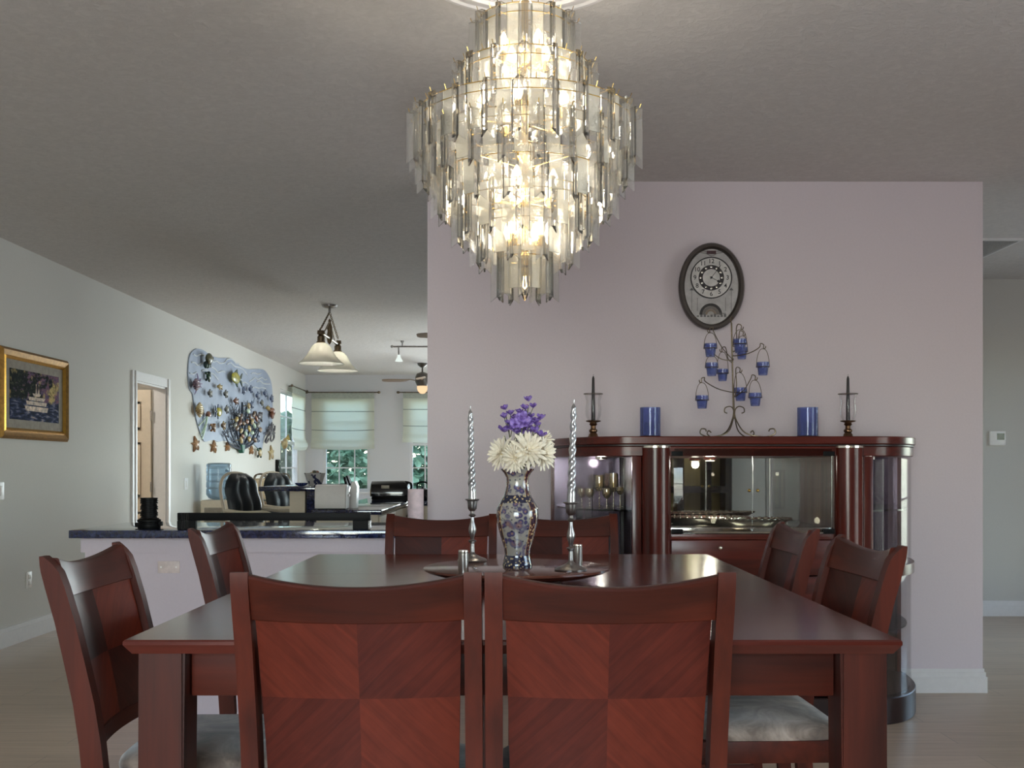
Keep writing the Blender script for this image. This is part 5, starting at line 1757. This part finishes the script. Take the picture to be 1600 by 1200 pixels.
def floral():
    q = N('floral_fabric')
    v = q.vor(q.co(), 15)
    w_ = q.noise(q.co(), 9, 3)
    q.base(q.mix(q.ramp(w_, [(.44, (0, 0, 0)), (.52, (255, 255, 255))]), q.ramp(v, [(.1, (110, 60, 48)), (.4, (176, 140, 108)), (.6, (206, 184, 150))]), (206, 184, 152)))
    q.set(rough=.9)
    return q.m
M['floral'] = floral()
def fchair(label):
    t = thing('floral_chair', label, 'chair', (0, 0, 0), 0, 'floral metal-framed chairs at the glass table')
    B().box(-.2, .2, -.225, -.18, .70, 1.08, .02, 3).build('back_cushion', M['floral'], t)
    B().box(-.21, .21, -.17, .2, .60, .67, .025, 3).build('seat_cushion', M['floral'], t)
    f = B()
    for s in (-1, 1):
        f.tube(smooth([Vector((s * .215, -.2, .6)), Vector((s * .215, -.235, 1.0)), Vector((s * .19, -.24, 1.12)), Vector((s * .1, -.24, 1.13)), Vector((s * .07, -.24, 1.09)), Vector((s * .11, -.24, 1.07))], 6), .009, 6)
        for e in (-.17, .18): f.tube([(s * .2, e, .598), (s * .21, e * 1.1, 0)], .011, 8)
    f.box(-.215, .215, -.18, .205, .575, .598)
    f.build('frame', M['iron'], t)
    return t
fc = fchair('floral cushioned chair showing between the two black bar chairs, left one')
fc.location = on(397, 770, 11.75, 0)
fc.rotation_euler = (0, 0, R(-150))
dup(fc, on(424, 770, 12.6, 0), R(-170), 'floral cushioned chair showing between the two black bar chairs, right one')
t = thing('glass_table', 'tall glass-topped patio table in front of the floral chairs', 'table', (-2.50, 10.42, 0))
B().lathe([(0, .888), (.35, .888), (.356, .893), (.356, .897), (.35, .902), (0, .902)], 48).build('glass_top', thin_glass('frosted_table', (200, 220, 220), 1, .05, 1.5, diff=.4, diffc=(190, 200, 200)), t)
B().lathe([(0, 0), (.26, 0), (.26, .02), (.06, .05), (.04, .1), (.04, .82), (.12, .887), (0, .887)], 28).build('pedestal', M['cream'], t)
t = thing('candle_bowl', 'small black bowl on the glass-topped patio table', 'bowl', on(399, 780, 10.28, .9025))
B().lathe([(0, 0), (.035, 0), (.05, .02), (.062, .05), (.056, .05), (.04, .02), (0, .014)], 24).build('bowl', M['black_gloss'], t)

# ------------------------------------------------------------------ water cooler
wc = on(342, 780, 11.35, 0)
t = thing('water_cooler', 'cream water cooler body under the blue bottle beside the left wall', 'water cooler', wc)
bx(-.155, .155, -.16, .16, 0, .862, .02, 3).build('body', M['cream'], t)
bx(-.11, .11, -.166, -.1605, .5, .78, .004).build('tap_recess', plain('tap_recess', (150, 140, 126), .5), t)
for s in (-1, 1):
    bx(s * .05 - .014, s * .05 + .014, -.20, -.1665, .68, .71, .004).build('tap', plain('tap_blue' if s < 0 else 'tap_red', (50, 80, 150) if s < 0 else (150, 50, 44), .4), t)
t = thing('water_bottle', 'large translucent blue water bottle upturned on the cooler', 'bottle', (wc[0], wc[1], .8625))
M['bottle'] = thin_glass('blue_plastic_bottle', (206, 222, 234), .8, .08, 1.4, diff=.28, diffc=(176, 196, 212))
pr = [(0, 0), (.06, .0), (.11, .02), (.13, .05)]
for k in range(4):
    z = .06 + k * .075
    pr += [(.134, z), (.134, z + .055), (.127, z + .062), (.127, z + .07)]
pr += [(.134, .36), (.13, .385), (.11, .398), (0, .40)]
B().lathe(pr, 36).build('body', M['bottle'], t)
B().tube(smooth([Vector((.10, -.088, .20)), Vector((.13, -.10, .22)), Vector((.13, -.10, .30)), Vector((.10, -.088, .32))], 5), .012, 8).build('handle', M['bottle'], t)

# ------------------------------------------------------------------ kitchen ceiling fixtures
M['shade_glass'] = thin_glass('alabaster_shade', (250, 248, 238), .5, .25, 1.45, diff=.9, diffc=(252, 250, 240))
PX, PY = -1.728, 9.84
pn = thing('pendant_light', 'two-shade alabaster bell pendant light on chains over the kitchen', 'pendant light', (PX, PY, 0))
B().lathe([(0, H - .0005), (.075, H - .0005), (.07, H - .018), (.05, H - .028), (.012, H - .034), (.012, H - .075), (0, H - .075)], 28).build('canopy', M['pewter'], pn)
M['antique'] = plain('antique_bronze', (120, 104, 84), .3, .85, .2)
c = B()
for s in (-1, 1):
    a_, e_ = Vector((0, s * .02, H - .075)), Vector((s * .02, s * .36, 2.47))
    for i in range(16):
        p = a_.lerp(e_, (i + .5) / 16)
        dr_ = (e_ - a_).normalized()
        q_ = dr_.to_track_quat('Z', 'Y').to_matrix() @ Matrix.Rotation(PI / 2 * (i % 2), 3, 'Z')
        c.tube([p + q_ @ Vector((.009 * math.cos(k * PI / 6), 0, .02 * math.sin(k * PI / 6))) for k in range(12)], .0028, 5, closed=True)
c.build('chain', M['antique'], pn)
B().tube([(0, -.40, 2.43), (0, .40, 2.43)], .012, 10).lathe([(0, 2.37), (.02, 2.39), (.03, 2.44), (.02, 2.50), (.028, 2.53), (.012, 2.58), (.014, 2.60), (0, 2.62)], 18).build('crossbar', M['antique'], pn)
sc_ = B()
for s in (-1, 1):
    sc_.tube(smooth([Vector((0, s * .02, 2.58)), Vector((0, s * .12, 2.53)), Vector((0, s * .25, 2.47)), Vector((0, s * .40, 2.43)), Vector((0, s * .50, 2.45))], 6), .008, 6)
sc_.build('scroll_arm', M['antique'], pn)
M['glow'] = emit('pendant_glow', (255, 250, 228), 6)
for s, yy_ in ((-1, -.44), (1, .46)):
    z0 = 2.145 if s < 0 else 2.165
    B().lathe([(0, z0 + .30), (.034, z0 + .30), (.036, z0 + .27), (.022, z0 + .26), (.034, z0 + .245), (.034, z0 + .205), (.045, z0 + .20), (.04, z0 + .19), (0, z0 + .19)], 20, (0, yy_, 0)).build('socket_cup', M['antique'], pn)
    outp = [(.040, .189), (.062, .178), (.088, .15), (.108, .112), (.130, .075), (.165, .035), (.200, .004), (.2045, 0)]
    inp = [(r_ - .006, z + (.001 if i else -.006)) for i, (r_, z) in enumerate(outp)]
    shd = B().lathe([(r_, z0 + z) for r_, z in outp] + [(r_, z0 + z) for r_, z in reversed(inp)], 40, (0, yy_, 0)).build('shade', M['shade_glass'], pn, smooth=60)
    B().ell((0, yy_, z0 + .10), (.032, .032, .045), u=14, v=10).build('bulb', M['glow'], pn)
    l = bpy.data.lights.new('pendant_bulb_light', 'POINT')
    l.energy, l.color, l.shadow_soft_size = 11, (1, .98, .93), .05
    lo = bpy.data.objects.new('pendant_bulb_light', l)
    lo.location = (0, yy_, z0 + .10)
    lo.parent = pn
    COL.objects.link(lo)

def fan(x, y, label, a0, zt):
    t = thing('ceiling_fan', label, 'ceiling fan', (x, y, 0), 0, 'ceiling fans in the kitchen')
    B().lathe([(0, H - .0005), (.075, H - .0005), (.07, H - .025), (.03, H - .06), (.012, H - .065), (.012, H - .13), (0, H - .13)], 24).build('mount', M['bronze2'], t)
    B().lathe([(0, H - .131), (.03, H - .131), (.085, H - .155), (.105, H - .2), (.105, H - .27), (.085, H - .32), (.075, H - .335), (0, H - .335)], 28).build('motor', M['bronze2'], t)
    for k in range(4):
        a = a0 + k * PI / 2
        Mz = Matrix.Rotation(a, 4, 'Z')
        r = []
        for (xx, w, dz) in ((.1, .015, -.25), (.18, .015, -.235), (.24, .05, -.245), (.32, .065, -.25), (.50, .07, -.25), (.57, .055, -.25), (.59, .03, -.25)):
            r.append([Mz @ Vector((xx, -w, H + dz - .006 - w * .2)), Mz @ Vector((xx, w, H + dz - .006 + w * .2)), Mz @ Vector((xx, w, H + dz + w * .2)), Mz @ Vector((xx, -w, H + dz - w * .2))])
        B().loft(r).build('blade', M['blade'], t)
    B().lathe([(.0, H - .45), (.03, H - .445), (.062, H - .415), (.08, H - .37), (.08, H - .336), (0, H - .336)], 24).build('light_globe', M['globe'], t)
M['bronze2'] = plain('fan_bronze', (96, 90, 84), .35, .6)
M['blade'] = plain('fan_blade', (132, 112, 92), .4)
M['globe'] = emit('fan_globe', (255, 216, 170), 1.1)
fan(-1.325, 15.3, 'ceiling fan with lit globe at the far end of the kitchen beside the clock wall', R(182), 0)
fan(-.34, 10.1, 'ceiling fan of which only one blade tip shows at the clock wall edge', R(180), 0)
tk = thing('track_light', 'grey track light rail with a small white spot head on the kitchen ceiling', 'track light', (-1.42, 12.6, 0))
zr = px(640, 541.5, 12.6).z
B().tube([(-.03, 0, zr), (1.4, 0, zr)], .010, 8).ell((-.04, 0, zr), (.018, .018, .018), u=10, v=6).build('rail', M['pewter'], tk)
B().tube([(.085, 0, H - .001), (.085, 0, zr)], .008, 8).lathe([(0, H - .0005), (.02, H - .0005), (.018, H - .02), (0, H - .02)], 14, (.085, 0, 0)).build('standoff', M['pewter'], tk)
B().tube([(.04, 0, zr - .01), (.042, 0, zr - .10)], .009, 8).build('arm', M['pewter'], tk)
B().lathe([(0, zr - .10), (.018, zr - .10), (.022, zr - .13), (.045, zr - .17), (.046, zr - .18), (.02, zr - .178), (0, zr - .17)], 18, (.045, 0, 0)).build('spot_head', emit('spot_glow', (236, 246, 240), 1.0), tk)

# ------------------------------------------------------------------ behind the camera: what the cabinet mirror shows
hu = thing('china_hutch', 'dark china hutch with cream beadboard back, reflected in the cabinet mirror', 'hutch', (2.15, -2.199, 0))
def bead():
    q = N('beadboard')
    w_ = q.n('TexWave')
    w_.bands_direction = 'X'
    w_.inputs['Scale'].default_value = 16
    q.l(q.co(), w_.inputs['Vector'])
    q.base(q.mix(q.ramp(w_.outputs['Fac'], [(.05, (0, 0, 0)), (.2, (255, 255, 255))]), (150, 138, 104), (222, 206, 160)))
    q.set(rough=.6)
    return q.m
bx(-.55, .55, .001, .02, .05, 2.0).build('beadboard_back', bead(), hu)
f = B()
for x in (-.55, -.12, .22, .47): f.box(x, x + .08, .021, .36, 0, 2.0)
f.box(-.55, .55, .021, .36, 1.96, 2.06).box(-.549, .549, .021, .355, .90, .98).box(-.549, .549, .021, .355, .0, .1)
f.build('frame', M['cab_dark'], hu)
hl = bpy.data.lights.new('hutch_lamp', 'POINT')
hl.energy, hl.color, hl.shadow_soft_size = 7, (1, .88, .66), .1
hlo = bpy.data.objects.new('hutch_lamp', hl)
hlo.location = (.1, .3, 1.85)
hlo.parent = hu
COL.objects.link(hlo)
wd = B().box(2.72, 3.19, -2.199, -2.16, .01, 2.03, .003).box(3.20, 3.67, -2.199, -2.16, .01, 2.03, .003)
struct('door_2', wd, M['trim'])
